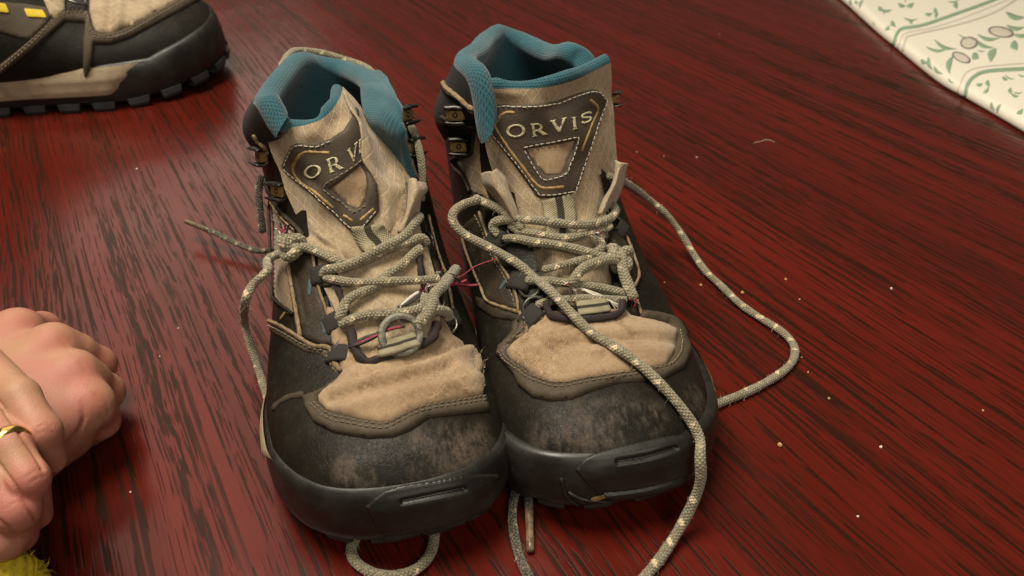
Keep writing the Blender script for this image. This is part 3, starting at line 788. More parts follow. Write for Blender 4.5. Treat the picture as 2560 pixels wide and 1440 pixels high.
def hook(b, px, py, k=1.0, face=None, up=(0, .25, 1), bvh=None):
    """speed hook: brass base with two dark lips bent outwards"""
    h = cast(bvh or b.bvh_up, px, py)
    if h is None: return
    p, n, u, v = surf_frame(bvh or b.bvh_up, px, py, up)
    if face is not None:
        n = n*.35+np.asarray(face, float); n /= np.linalg.norm(n); u = np.asarray(up, float)-n*(np.asarray(up, float)@n); u /= np.linalg.norm(u); v = np.cross(u, n)
    e = empty("lace_hook", (0, 0, 0)); e.parent = b.root; e.matrix_parent_inverse = wmat(b.root).inverted()
    g = box_geo(p+n*.0022*k, v*.0042*k, u*.0026*k, n*.0017*k, .3); link_mesh("base", g[0], g[1], M['brass'], e, False)
    g = torus_geo(p+n*.0038*k, n, u, .0010*k, .0004*k, 16, 6); link_mesh("rivet", g[0], g[1], M['gunmetal'], e)
    for s in (1, -1):
        # each lip: a strip sweeping out and over
        prof = [(.0016, .0008), (.0034, .0010), (.0046, .0030), (.0048, .0052), (.0036, .0068)]
        prof = np.array(prof)*k; V = []
        for w in (-1, -.8, 0, .8, 1):
            for (a, o) in prof: V.append(p+v*w*.0050*k+u*s*a*(1-.12*abs(w))+n*(o+.0002))
        top = np.array(V); bot = top.reshape(5, 5, 3).copy()
        cen = p+n*.003*k; 
        thv = (cen-bot); thv /= np.linalg.norm(thv, axis=2)[..., None]; bot = (bot+thv*.0013*k).reshape(-1, 3)
        F1 = grid_faces(5, 5); F_ = F1+[tuple(i+25 for i in reversed(f)) for f in F1]
        loop = [0, 1, 2, 3, 4, 9, 14, 19, 24, 23, 22, 21, 20, 15, 10, 5]; F_ += [(loop[i], loop[i-1], loop[i-1]+25, loop[i]+25) for i in range(16)]
        link_mesh("lip", np.vstack([top, bot]), F_, M['gunmetal'], e, True)
    return e
def dring(b, px, py, R1, r=.0009, strap=None, mat='steel', tilt=.5, bvh=None, sq=1.0, face=None, lift=.002, arc=(0, 360)):
    """metal lace ring held by a black webbing loop"""
    bvh = bvh or b.bvh_all; h = cast(bvh, px, py)
    if h is None: return
    p, n = h; nn = n*(1-tilt)+np.array([0, -.6, .8])*tilt if face is None else np.asarray(face, float)
    nn = nn/np.linalg.norm(nn); side = np.array([1., 0, 0])
    g = torus_geo(p+n*lift, nn, side, R1, r, 40, 8, arc=arc, sq=sq); o = link_mesh("lace_ring", g[0], g[1], M[mat], b.root)
    if strap is not None:
        q, m, u, v = surf_frame(bvh, *strap[:2]); ang = strap[2] if len(strap) > 2 else 0; k = strap[3] if len(strap) > 3 else 1
        ax = v*math.cos(ang)+u*math.sin(ang); ay = -v*math.sin(ang)+u*math.cos(ang)
        P = [q-ax*.0062*k+m*.0006, q-ax*.003*k+m*.0022, q+m*.0030, q+ax*.004*k+m*.0032, q+ax*.0062*k+m*.0018, q+ax*.0055*k+m*.0002]
        V = []; C = catmull(P, 14)
        for c in C:
            for w in (-1, -.6, 0, .6, 1): V.append(c+ay*w*.0050*k+m*(.0004 if abs(w) < 1 else 0))
        s = link_mesh("ring_strap", np.array(V), grid_faces(14, 5), M['strap'], b.root, True)
        so = s.modifiers.new("thickness", 'SOLIDIFY'); so.thickness = .0014; so.offset = 0
    return o
def fibres(P, r, per_m, parent, mat='fuzz', ln=(.0015, .004), rad=.00007):
    P = np.asarray(P); L = np.linalg.norm(np.diff(P, axis=0), axis=1).sum(); k = int(L*per_m); parts = []
    T = np.gradient(P, axis=0); T /= np.linalg.norm(T, axis=1)[:, None]
    for _ in range(k):
        i = RNG.integers(1, len(P)-1); d = RNG.normal(0, 1, 3); d -= T[i]*(d@T[i]); d /= np.linalg.norm(d)
        s = P[i]+d*r*.92; l = RNG.uniform(*ln); g = d*.55+T[i]*RNG.normal(0, .9)+RNG.normal(0, .3, 3); g /= np.linalg.norm(g)
        c = s+g*l*.5+d*l*.1; e = s+g*l+RNG.normal(0, l*.25, 3); w = np.cross(g, [.3, .5, .8]); w /= np.linalg.norm(w)+1e-9
        V = np.array([s-w*rad, s+w*rad, c-w*rad, c+w*rad, e]); parts.append((V, [(0, 1, 3, 2), (2, 3, 4)], np.zeros((5, 2))))
    if parts:
        v, f, u = join(parts); return tag(link_mesh("loose_fibres", v, f, M[mat], parent, False), kind="stuff")
def path3(b, pts, bvh=None, n=None, r=.003):
    """lace path: (x, y, 's', lift) on a surface, (x, y, 'z', height) or (x, y, 'd', distance behind the toe)"""
    out = []
    for q in pts:
        x, y, md, v = q
        if md == 's':
            h = cast(bvh or b.bvh_lace, x, y)
            if h is None: print("lace miss", q); continue
            out.append(h[0]+h[1]*(r+v))
        elif md == 'z': out.append(on_z(x, y, v))
        else: out.append(b.fr.px(x, y, v))
    out = np.array(out); L = np.linalg.norm(np.diff(out, axis=0), axis=1).sum()
    P = catmull(out, n or max(16, int(L/.0022)))
    for _ in range(2): P[1:-1] = (P[:-2]+2*P[1:-1]+P[2:])/4
    return P
def lace(b, pts, r=.0029, mat='lace', name="lace", fuzz=700, taper=0, bvh=None):
    r *= .92
    P = path3(b, pts, bvh, r=r); n = len(P)
    rr = r*(1+.05*np.sin(np.arange(n)*.55+RNG.uniform(0, 6))+RNG.normal(0, .012, n))
    if taper: rr[-taper:] *= np.linspace(1, .35, taper)
    o = tube(name, P, rr, M[mat], b.root, 14)
    if fuzz: fibres(P, r, fuzz, o)
    return o, P
def aglet(P0, P1, r, parent, mat='aglet'):
    P = np.linspace(P0, P1, 8); o = tube("aglet", P, [r*1.05, r*1.0, r*.95, r*.9, r*.9, r*.9, r*.92, r*.85], M[mat], parent, 10); return o
def knot(b, c, k=.0026, r=.0027, rot=(0, 0, 0), mat='lace', name="lace_knot"):
    t = np.linspace(0, 2*np.pi, 90); K = np.stack([np.sin(t)+2*np.sin(2*t), np.cos(t)-2*np.cos(2*t), -np.sin(3*t)*1.1], -1)*k
    from mathutils import Euler
    Rm = np.array(Euler(rot).to_matrix()); P = K@Rm.T+np.asarray(c); o = tube(name, P, r, M[mat], b.root, 12, cap=False); fibres(P, r, 900, o); return o
def fray(b, c, d, n=14, ln=.012, cols=('red', 'white', 'darkthread'), rad=.00042, spread=.6, name="frayed_thread", parent=None):
    d = np.asarray(d, float); d /= np.linalg.norm(d)
    for ci, col in enumerate(cols):
        parts = []
        for _ in range(max(1, n//len(cols))):
            e = d+RNG.normal(0, spread, 3); e /= np.linalg.norm(e); l = ln*RNG.uniform(.55, 1.1); s = np.asarray(c)+RNG.normal(0, .0012, 3)
            k = RNG.normal(0, .35, 3); P = catmull([s, s+e*l*.35+k*l*.1, s+e*l*.7+k*l*.35, s+e*l*.85+k*l*.8], 8); parts.append(tube_geo(P, rad*np.linspace(1.1, .7, 8), 5))
        v, f, u = join(parts); link_mesh(name, v, f, M[col], parent or b.root, True, u)

# ------------------------------------------------------------------ the table
def build_table():
    V = [(-2.2, -.55, 0), (2.2, -.55, 0), (2.2, 2.6, 0), (-2.2, 2.6, 0)]; V += [(x, y, -.03) for x, y, _ in V]
    o = link_mesh("table_top", V, [(0, 1, 2, 3), (7, 6, 5, 4), (0, 4, 5, 1), (1, 5, 6, 2), (2, 6, 7, 3), (3, 7, 4, 0)], M['wood'], None, False)
    o["kind"] = "structure"
build_table()

# ------------------------------------------------------------------ the two boots in front
FR_R = Frame((0.062, 0.255), 13); FR_L = Frame((-0.051, 0.232), 13)
RIM_R = [(-35, 1205, 330, .170), (-50, 1185, 220, .178), (-75, 1145, 160, .205), (-110, 1180, 120, .240), (-145, 1205, 95, .268),
         (180, 1250, 80, .285), (150, 1315, 97, .278), (115, 1385, 124, .25), (80, 1438, 122, .215), (55, 1480, 152, .204), (35, 1500, 205, .194)]
RIM_L = [(-35, 690, 330, .170), (-50, 655, 270, .178), (-75, 645, 252, .200), (-110, 690, 187, .240), (-145, 735, 150, .270),
         (180, 800, 155, .285), (150, 870, 167, .280), (115, 925, 187, .25), (80, 958, 225, .215), (55, 980, 290, .19), (35, 995, 370, .174)]

# ===== right-hand boot of the picture
b = build_boot("hiking_boot", "worn tan and black hiking boot whose long loose lace trails across its toe", FR_R, -1, RIM_R, 1.04, "pair of worn hiking boots", xr=.82)
B_R = b
net = []
for y, xs, d in ((815, (1375, 1420, 1465, 1510, 1552), .085), (760, (1362, 1410, 1455, 1508, 1560), .097), (700, (1345, 1400, 1450, 1500, 1558), .108), (620, (1308, 1370, 1428, 1490, 1548), .123), (552, (1270, 1335, 1395, 1460, 1528), .136),
                 (485, (1244, 1320, 1395, 1465, 1545), .147), (400, (1222, 1305, 1390, 1465, 1540), .156), (312, (1198, 1288, 1370, 1452, 1534), .163), (250, (1182, 1275, 1360, 1445, 1532), .167)):
    net.append([(x, y+dy, d+dd) for x, dy, dd in zip(xs, (-10, 0, 3, -4, -22), (.016, .004, 0, .004, .016))])
net.append([(1186, 214, .182), (1270, 221, .172), (1356, 218, .168), (1442, 196, .172), (1529, 156, .184)])
tongue(b, net, wr=.0011, seed=5)
tn = b.tongue
pt = Z2([(362, 622), (385, 585), (450, 530), (560, 528), (700, 524), (800, 508), (900, 470), (1005, 436), (1030, 440), (1088, 495), (1085, 540), (1000, 790), (925, 1020), (890, 1065), (800, 1085), (705, 1095), (670, 1072), (520, 860), (400, 690)])
hole = Z2([(612, 795), (700, 785), (800, 768), (897, 748), (880, 800), (832, 940), (815, 950), (745, 956), (730, 950), (670, 880)])
panel("patch_window", hole, b.bvh_t, .0008, .0008, M['vamp'], tn, b.fr, 7, smooth=False, round_edge=False)
panel("patch", pt, b.bvh_t, .0022, .0028, M['patch'], tn, b.fr, 6, [hole], smooth=False)
stitching(b.bvh_t, Z2([(385, 620), (455, 545), (700, 538), (810, 520), (1005, 452), (1072, 505), (1068, 545), (910, 1015), (885, 1050), (710, 1078), (685, 1060), (530, 850), (400, 680)]), M['thread'], tn, .0024)
stitching(b.bvh_t, Z2([(600, 785), (750, 762), (905, 728), (912, 750), (862, 900), (840, 950), (745, 982), (715, 980), (650, 880), (600, 800)]), M['thread'], tn, .0024)
for ln in ([(548, 580), (490, 584), (436, 640), (450, 690), (560, 860), (690, 1018), (760, 1030), (830, 1022)], [(985, 505), (1030, 545), (1010, 620), (935, 805)]):
    piping("worn_edge", b.bvh_t, Z2(ln), .0010, M['worn'], tn, .0020, flat=.5)
for ch, q in (('O', [(500, 652), (602, 640), (612, 716), (506, 730)]), ('R', [(638, 640), (716, 630), (740, 702), (645, 722)]), ('V', [(748, 628), (845, 612), (850, 684), (757, 699)]), ('I', [(872, 612), (897, 607), (907, 678), (882, 684)]), ('S', [(922, 590), (990, 564), (994, 636), (930, 656)])):
    letter(ch, Z2(q), b.bvh_t, .0026, tn)
# webbing keeper on the tongue
def ribbon(name, b, line, hw, bvh, mat, parent, off=.0012, th=.0012):
    P, Nn = trace(bvh, line, .002, off=off); T = np.gradient(P, axis=0); T /= np.linalg.norm(T, axis=1)[:, None]; S = np.cross(T, Nn); V = []; UV = []
    L = np.concatenate([[0], np.cumsum(np.linalg.norm(np.diff(P, axis=0), axis=1))])
    for i in range(len(P)):
        for w in np.linspace(-1, 1, 9): V.append(P[i]+S[i]*hw*w+Nn[i]*(.0003*(1-w*w))); UV.append(((w+1)/2, L[i]))
    o = link_mesh(name, np.array(V), grid_faces(len(P), 9), mat, parent, True, UV); m = o.modifiers.new("thickness", 'SOLIDIFY'); m.thickness = th; m.offset = -1; return o
ribbon("webbing_keeper", b, [(1392, 492), (1398, 530), (1402, 580), (1404, 600)], .0098, b.bvh_t, M['webbing'], tn, .0020)
b.bvh_lace = make_bvh((b.Gw, grid_faces(b.Gw.shape[0], NT, True)), (b.S, grid_faces(b.S.shape[0], b.S.shape[1], True)), (b.tG, grid_faces(*b.tG.shape[:2])))
# folded gussets
def gusset(b, net, seed=2, wr=.0008): return cloth_sheet("gusset", sheet_grid(b.fr, net, 16, 22, wr, seed), M['tongue'], b.root)
gusset(b, [[(1202, 434, .166), (1212, 430, .156), (1230, 428, .151), (1250, 416, .160)], [(1216, 466, .162), (1230, 466, .150), (1248, 466, .146), (1270, 458, .156)], [(1240, 506, .156), (1254, 507, .144), (1268, 507, .141), (1286, 500, .150)], [(1268, 550, .148), (1280, 552, .139), (1290, 552, .137), (1304, 546, .142)]])
gusset(b, [[(1534, 400, .158), (1545, 404, .150), (1558, 408, .150), (1569, 409, .158)], [(1528, 440, .154), (1540, 443, .144), (1550, 446, .146), (1562, 446, .156)], [(1512, 488, .148), (1522, 490, .139), (1531, 492, .141), (1541, 491, .150)], [(1488, 535, .140), (1500, 537, .134), (1510, 536, .136), (1519, 530, .142)]], 4)
U = b.bvh_up; Fl = b.bvh_full
def scuffed(b, spots, name):
    out = []
    for x, y, r0, r1, a in spots:
        h = cast(b.bvh_full, x, y)
        if h is not None: l = b.fr.loc(h[0]); out.append(((l[0], l[1]-.295, l[2]), r0, r1, a))
    m = mat_leather(name, (.0105, .0088, .0064), (.0165, .0135, .0095), [(c, r0, r1, a*.8) for c, r0, r1, a in out], .44, (.125, .098, .076), dust=.08)
    b.upper.data.materials.clear(); b.upper.data.materials.append(m)
scuffed(b, [(1440, 1070, .006, .022, .9), (1540, 1060, .008, .022, .95), (1620, 1050, .004, .014, .9), (1745, 1000, .003, .013, .8), (1380, 1080, .004, .018, .7), (1500, 1110, .004, .016, .7)], "scuffed_leather")
# vamp and its leather border
vamp_R = Z4([(575, 1212), (600, 1180), (640, 1140), (715, 1085), (740, 1042)])+[(1352, 800), (1356, 778), (1450, 782), (1560, 772), (1576, 790)]+Z4([(1500, 985), (1600, 1005), (1690, 1032), (1735, 1090), (1738, 1190), (1700, 1270)])+Z6([(1160, 185), (1000, 216), (700, 262), (560, 290), (480, 285), (370, 243), (325, 205), (240, 152), (214, 112)])
panel("vamp", vamp_R, Fl, .0028, .0042, M['vamp'], b.root, b.fr, 8, creases=[([(1390, 880), (1450, 868), (1530, 862), (1600, 858), (1680, 862)], -0.0032, 6), ([(1370, 858), (1450, 845), (1560, 838), (1675, 838)], .0020, 12), ([(1350, 900), (1385, 880), (1390, 925)], -0.0022, 5), ([(1330, 875), (1365, 890), (1410, 930)], .0012, 9), ([(1410, 900), (1500, 890), (1600, 890), (1670, 885)], .0014, 12), ([(1300, 870), (1350, 850), (1420, 820)], -0.0014, 5)], smooth=False, puff=.0016)
surf_fuzz(Fl, Z4([(600, 1210), (760, 1090), (1000, 1100), (1000, 1380), (820, 1400), (650, 1300)]), 260, b.root, M['fibre'], .0046)
bord_R = Z6([(214, 112), (240, 152), (325, 205), (370, 243), (480, 285), (560, 290), (700, 262), (1000, 216), (1160, 185)])+[(1674, 899), (1687, 870), (1687, 834), (1670, 812), (1638, 803), (1602, 796), (1598, 778), (1640, 782), (1681, 792), (1706, 812), (1722, 850), (1724, 882)]+Z6([(1268, 190), (1150, 258), (1000, 276), (870, 282), (720, 330), (600, 380), (480, 392), (370, 372), (280, 300), (250, 232), (200, 172), (150, 112), (165, 60)])+[(1290, 832), (1302, 800), (1318, 806), (1320, 834), (1284, 859)]
panel("vamp_border", bord_R, Fl, .0034, .0044, M['brown'], b.root, b.fr, 7, smooth=False)
stitching(Fl, Z6([(200, 100), (232, 160), (310, 215), (360, 255), (475, 300), (565, 305), (700, 278), (1000, 232), (1165, 200), (1225, 130), (1235, 60), (1220, -20)]), M['thread_dark'], b.root, .0037)
stitching(Fl, Z6([(180, 110), (222, 172), (300, 232), (355, 275), (475, 322), (570, 325), (705, 298), (1000, 250)]), M['thread_dark'], b.root, .0037)
stitching(Fl, [(1275, 862), (1300, 842), (1318, 818), (1310, 792)], M['thread_dark'], b.root, .0037)
# eyestays
eye_RL = Z4([(265, 330), (300, 320), (395, 250), (425, 330), (455, 425), (520, 600), (590, 700), (640, 830), (668, 945), (560, 918), (440, 862), (335, 600), (290, 450)])
panel("eyestay", eye_RL, U, .0014, .0022, M['eyestay'], b.root, b.fr, 7, creases=[(Z4([(300, 470), (345, 600), (450, 845)]), .0008, 8)], smooth=False)
piping("raw_edge", U, Z4([(250, 330), (290, 480), (340, 620), (400, 760), (445, 865), (560, 915), (668, 948)]), .0011, M['trim'], b.root, .0012)
piping("raw_edge", U, Z4([(395, 250), (440, 390), (520, 590), (590, 700), (642, 830), (660, 940)]), .0009, M['trim'], b.root, .0016)
stitching(U, Z4([(370, 270), (410, 360), (450, 470), (500, 600), (560, 690), (615, 830), (640, 925)]), M['thread_dark'], b.root, .0018)
panel("side_strip", Z4([(345, 825), (430, 862), (560, 915), (670, 950), (690, 1010), (640, 1010), (480, 985), (360, 910)]), Fl, .0010, .002, M['eyestay'], b.root, b.fr, 7, smooth=False)
panel("side_strap", Z4([(640, 960), (672, 950), (700, 1010), (722, 1080), (640, 1135), (570, 1170), (540, 1150), (600, 1080), (610, 1010)]), Fl, .0011, .002, M['brown'], b.root, b.fr, 7, smooth=False)
piping("raw_edge", Fl, Z4([(668, 950), (690, 1010), (720, 1085), (650, 1130)]), .0010, M['trim'], b.root, .0020)
eye_RR = Z4([(1285, 380), (1300, 330), (1345, 325), (1400, 450), (1450, 580), (1478, 680), (1462, 745), (1440, 790), (1470, 880), (1492, 962), (1440, 940), (1405, 820), (1350, 640)])
panel("eyestay", eye_RR, Fl, .0014, .0022, M['eyestay'], b.root, b.fr, 7, smooth=False)
piping("raw_edge", Fl, Z4([(1345, 325), (1400, 450), (1450, 580), (1478, 680), (1462, 745), (1440, 790), (1470, 880), (1496, 965)]), .0010, M['trim'], b.root, .0016)
panel("side_mesh", ZB([(330, 700), (368, 700), (374, 930), (395, 1100), (450, 1250), (380, 1215), (320, 1200), (255, 1060), (185, 955), (200, 925), (250, 905), (310, 880)]), U, .0005, .001, M['side'], b.root, b.fr, 7, smooth=False)
piping("seam", U, ZB([(330, 700), (318, 860), (290, 900), (200, 915), (160, 945), (180, 1000), (250, 1070), (300, 1180)]), .0012, M['eyestay'], b.root, .0008)
piping("collar_piping", U, ZB([(80, 318), (110, 370), (160, 410), (230, 465), (280, 510), (332, 545)]), .0017, M['trim'], b.root, .0006)
piping("collar_piping", U, ZB([(80, 345), (130, 410), (200, 450), (260, 505), (332, 570)]), .0015, M['eyestay'], b.root, .0008)
piping("seam", U, ZB([(80, 600), (140, 630), (200, 650), (280, 672), (368, 688)]), .0014, M['eyestay'], b.root, .0008)
piping("seam", U, ZB([(85, 640), (140, 655), (200, 670), (280, 690)]), .0010, M['eyestay'], b.root, .0008)
hook(b, 1142, 285, 1.25, face=(.1, -.9, .35)); hook(b, 1152, 364, 1.25, face=(.1, -.9, .35)); hook(b, 1528, 248, 1.0, face=(.9, -.4, .2))
# throat binding and loop
piping("throat_cord", Fl, [(1368, 765), (1372, 790), (1390, 808), (1430, 815), (1470, 816), (1520, 810), (1545, 796), (1548, 766)], .0022, M['cord'], b.root, .0058)
ribbon("webbing_loop", b, [(1512, 782), (1490, 786), (1465, 789), (1442, 792)], .0046, Fl, M['strap'], b.root, .0070, .003)
g = ribbon("webbing_loop", b, [(1513, 781), (1490, 785), (1465, 788), (1441, 791)], .0044, Fl, M['webbing'], b.root, .0080, .001)
dring(b, 1425, 786, .0042, .0008, None, 'steel', .2, b.bvh_t, lift=.003)
# rings with their straps
dring(b, 1325, 722, .0054, .0009, (1300, 706, .1), 'steel', .35); dring(b, 1340, 775, .0066, .0009, (1330, 796, 1.2), 'steel', .45)
dring(b, 1258, 596, .0052, .0009, (1243, 594, .1), 'gunmetal', .2); dring(b, 1197, 508, .0058, .0010, None, 'gunmetal', 0, face=(.95, -.1, .3), lift=.001)
dring(b, 1532, 560, .0045, .0009, (1548, 575, .2, .8), 'gunmetal', .1)
piping("throat_edge", b.bvh_t, [(1292, 590), (1310, 640), (1330, 680), (1352, 700)], .0016, M['cord'], b.root, .0014)
piping("throat_edge", b.bvh_t, [(1512, 600), (1522, 650), (1528, 690), (1540, 730)], .0020, M['cord'], b.root, .0014)
for x, y, a in ((1262, 712, 1.2),):
    p, n, u, v = surf_frame(U, x, y); g = box_geo(p+n*.0016, u*.0034, v*.0010, n*.0003, .4); link_mesh("bartack", g[0], g[1], M['bluethread'], b.root, False)
# laces
lace(b, [(1310, 575, 's', .001), (1277, 538, 's', .002), (1248, 519, 's', .004), (1219, 503, 's', .006), (1194, 500, 'd', .158), (1165, 508, 'd', .158), (1138, 524, 'd', .154), (1129, 545, 'd', .150), (1144, 572, 'd', .145), (1179, 597, 'd', .138), (1233, 624, 'd', .131), (1295, 660, 'd', .120), (1338, 697, 'd', .110), (1371, 740, 's', .007), (1403, 782, 's', .0085), (1432, 819, 's', .0075), (1475, 856, 's', .005), (1530, 892, 's', .0048), (1584, 930, 's', .0046), (1645, 978, 's', .0022), (1695, 1030, 's', .001), (1732, 1088, 's', .0015), (1750, 1145, 'z', .043), (1752, 1200, 'z', .031), (1732, 1258, 'z', .018), (1698, 1322, 'z', .008), (1652, 1394, 'z', .0035), (1600, 1455, 'z', .003), (1540, 1520, 'z', .003)], .0028)
lace(b, [(1254, 590, 's', .001), (1244, 572, 's', .003), (1258, 557, 's', .003), (1313, 554, 's', .002), (1374, 561, 's', .002), (1439, 570, 's', .002), (1486, 565, 's', .002), (1516, 552, 's', .002), (1529, 532, 's', .001), (1526, 512, 's', -.002)], .0028)
lace(b, [(1280, 565, 's', 0), (1300, 580, 's', 0), (1349, 588, 's', 0), (1403, 599, 's', 0), (1457, 590, 's', 0), (1500, 578, 's', .0), (1520, 568, 's', .0)], .0025)
lace(b, [(1268, 600, 's', .000), (1290, 599, 's', .001), (1335, 610, 's', .001), (1385, 618, 's', .001), (1450, 632, 's', .001), (1511, 650, 's', .001), (1534, 655, 's', .001)], .0027)
lace(b, [(1360, 678, 's', .0), (1403, 667, 's', 0), (1457, 652, 's', 0), (1500, 640, 's', 0)], .0024)
lace(b, [(1320, 707, 's', .001), (1367, 706, 's', 0), (1407, 712, 's', 0), (1446, 716, 's', 0), (1493, 723, 's', 0), (1537, 733, 's', 0), (1560, 740, 's', 0)], .0026)
lace(b, [(1345, 768, 's', 0), (1370, 758, 's', 0), (1403, 754, 's', 0), (1457, 751, 's', 0), (1530, 754, 's', 0), (1560, 756, 's', 0)], .0025)
_, P = lace(b, [(1530, 660, 's', .003), (1500, 664, 's', .004), (1475, 672, 's', .004), (1450, 685, 's', .004), (1436, 702, 's', .004), (1425, 722, 's', .003)], .0031)
fray(b, P[-1], P[-1]-P[-6], 14, .006)
_, P = lace(b, [(1540, 650, 's', .003), (1544, 686, 's', .003), (1552, 710, 's', .003), (1562, 735, 's', .003), (1573, 760, 's', .003)], .0033)
fray(b, P[-1], P[-1]-P[-6], 9, .004)
_, P = lace(b, [(1440, 660, 's', 0), (1480, 640, 's', .001), (1500, 622, 's', .002), (1486, 605, 's', .003)], .0024)
fray(b, P[-1], P[-1]-P[-4], 9, .005)
p = cast(b.bvh_lace, 1544, 655); knot(b, p[0]+p[1]*.004, .0021, .0029, (.9, .3, .4)); p = cast(b.bvh_lace, 1532, 640); knot(b, p[0]+p[1]*.003, .0014, .0026, (.2, .9, .4))
parts = []
for i in range(9):
    o_ = RNG.normal(0, 3, 2); P = path3(b, [(1442+o_[0], 722+o_[1], 's', .002), (1475+o_[1], 742+o_[0], 's', .004), (1520+o_[0], 762+o_[0], 's', .004), (1560+4*o_[0], 778+2*o_[1], 's', .002)], r=0, n=14); parts.append(tube_geo(P, .00022, 4))
v, f, u = join(parts); link_mesh("frayed_thread", v, f, M['white'], b.root)
# loose end on the table to the right, then under the toe and out between the boots
lace(b, [(1520, 440, 'd', .160), (1562, 456, 'd', .162), (1610, 490, 'z', .050), (1660, 530, 'z', .034), (1700, 580, 'z', .020), (1732, 632, 'z', .010), (1762, 676, 'z', .005), (1800, 712, 'z', .003), (1850, 760, 'z', .003), (1900, 795, 'z', .003), (1950, 826, 'z', .003), (1980, 855, 'z', .003), (1988, 885, 'z', .003), (1970, 918, 'z', .003), (1920, 953, 'z', .003), (1860, 983, 'z', .003), (1797, 1008, 'z', .003), (1700, 1050, 'z', .0045)], .0027)
lace(b, [(1360, 1160, 'z', .006), (1308, 1190, 'z', .004), (1286, 1240, 'z', .003), (1281, 1300, 'z', .003), (1295, 1380, 'z', .003), (1325, 1450, 'z', .003), (1360, 1510, 'z', .003)], .0025, 'lace_dark', fuzz=250)
o, P = lace(b, [(1320, 1160, 'z', .010), (1306, 1195, 'z', .007), (1318, 1232, 'z', .005), (1323, 1275, 'z', .004)], .0023, 'lace_dark', fuzz=250)
aglet(P[-1], on_z(1326, 1376, .0025), .0022, o)
# toe bumper with its moulded lines
bump_R = Z6([(620, 798), (660, 750), (720, 712), (800, 690), (1000, 642), (1200, 602), (1335, 588), (1345, 700), (1325, 830), (1290, 892), (1100, 945), (850, 988), (760, 940), (690, 880)])
panel("toe_bumper", bump_R, make_bvh((b.S, grid_faces(b.S.shape[0], b.S.shape[1], True))), .0018, .0026, M['rubber'], b.root, b.fr, 3.2, creases=[(Z6([(865, 745), (1040, 715), (1205, 665)]), -.0020, 4.5), (Z6([(790, 935), (1050, 900), (1325, 822)]), -.0022, 4.5)], smooth=False, puff=.0012)
b_sole = make_bvh((b.S, grid_faces(b.S.shape[0], b.S.shape[1], True)))
piping("sole_ridge", b_sole, Z6([(535, 850), (550, 920), (580, 975), (640, 1015)]), .0008, M['rubber'], b.root, .0004)
piping("sole_ridge", b_sole, Z6([(580, 935), (660, 975), (760, 990), (880, 990)]), .0008, M['rubber'], b.root, .0004)
h = cast(b_sole, 1495, 1243)
if h: g = box_geo(h[0]+h[1]*.0006, np.array([.0030, 0, .0015]), np.array([-.0006, 0, .0011]), h[1]*.0005, .3); link_mesh("tan_scrap", g[0], g[1], M['worn'], b.root, False)

# ===== left-hand boot of the picture
b = build_boot("hiking_boot", "worn tan and black hiking boot with twisted tongue and broken knotted laces", FR_L, 1, RIM_L, 1.0, "pair of worn hiking boots", xr=.62, edges=(-1,), skip=(15, 54))
B_L = b
net = [
    [(888, 905, .072), (935, 905, .070), (990, 895, .069), (1045, 875, .072), (1090, 850, .076)],
    [(862, 842, .089), (930, 838, .085), (990, 828, .084), (1045, 815, .086), (1100, 795, .092)],
    [(838, 775, .104), (920, 768, .101), (985, 758, .100), (1040, 748, .102), (1095, 735, .108)],
    [(802, 700, .122), (895, 693, .117), (960, 683, .116), (1022, 668, .118), (1078, 650, .124)],
    [(788, 625, .139), (850, 635, .130), (915, 632, .127), (985, 612, .129), (1055, 585, .136)],
    [(748, 555, .156), (810, 575, .143), (878, 580, .137), (955, 555, .138), (1040, 515, .150)],
    [(716, 475, .170), (785, 492, .155), (862, 500, .147), (942, 475, .149), (1024, 440, .165)],
    [(690, 405, .180), (762, 425, .165), (840, 428, .156), (912, 395, .160), (968, 362, .180)],
    [(668, 345, .187), (735, 360, .172), (810, 350, .164), (878, 312, .170), (915, 288, .190)],
    [(664, 318, .190), (735, 318, .176), (800, 300, .170), (842, 258, .178), (860, 214, .196)],
]
tongue(b, net, wr=.0010, seed=11)
tn = b.tongue
pt = Z1([(350, 850), (372, 800), (412, 728), (440, 715), (560, 708), (640, 690), (720, 640), (765, 560), (782, 500), (800, 520), (815, 660), (828, 800), (870, 880), (915, 960), (925, 1040), (925, 1130), (880, 1190), (810, 1252), (770, 1240), (735, 1212), (560, 1050), (420, 930), (365, 880)])
hole = Z1([(645, 985), (720, 930), (815, 848), (845, 900), (858, 960), (850, 1040), (812, 1108), (790, 1110), (760, 1090), (700, 1040)])
panel("patch_window", hole, b.bvh_t, .0008, .0008, M['vamp'], tn, b.fr, 7, smooth=False, round_edge=False)
panel("patch", pt, b.bvh_t, .0022, .0028, M['patch'], tn, b.fr, 6, [hole], smooth=False)
stitching(b.bvh_t, Z1([(375, 850), (430, 735), (560, 728), (650, 705)]), M['thread'], tn, .0024)
stitching(b.bvh_t, Z1([(375, 868), (440, 930), (560, 1035), (680, 1140), (760, 1212), (805, 1235), (870, 1170), (905, 1120)]), M['thread'], tn, .0024)
stitching(b.bvh_t, Z1([(815, 825), (720, 900), (615, 970), (640, 1020), (700, 1060), (760, 1120), (790, 1135), (855, 1090)]), M['thread_dark'], tn, .0024)
for ln in ([(640, 775), (560, 770), (480, 775), (428, 860), (470, 950), (560, 1020), (660, 1100)], [(730, 1150), (780, 1180)], [(820, 1178), (890, 1110)]):
    piping("worn_edge", b.bvh_t, Z1(ln), .0010, M['worn'], tn, .0020, flat=.5)
for ch, q in (('O', [(490, 852), (588, 836), (606, 912), (504, 926)]), ('R', [(625, 815), (692, 785), (722, 868), (645, 902)]), ('V', [(733, 760), (786, 705), (800, 812), (745, 846)]), ('I', [(791, 702), (803, 690), (809, 776), (798, 784)])):
    letter(ch, Z1(q), b.bvh_t, .0026, tn)
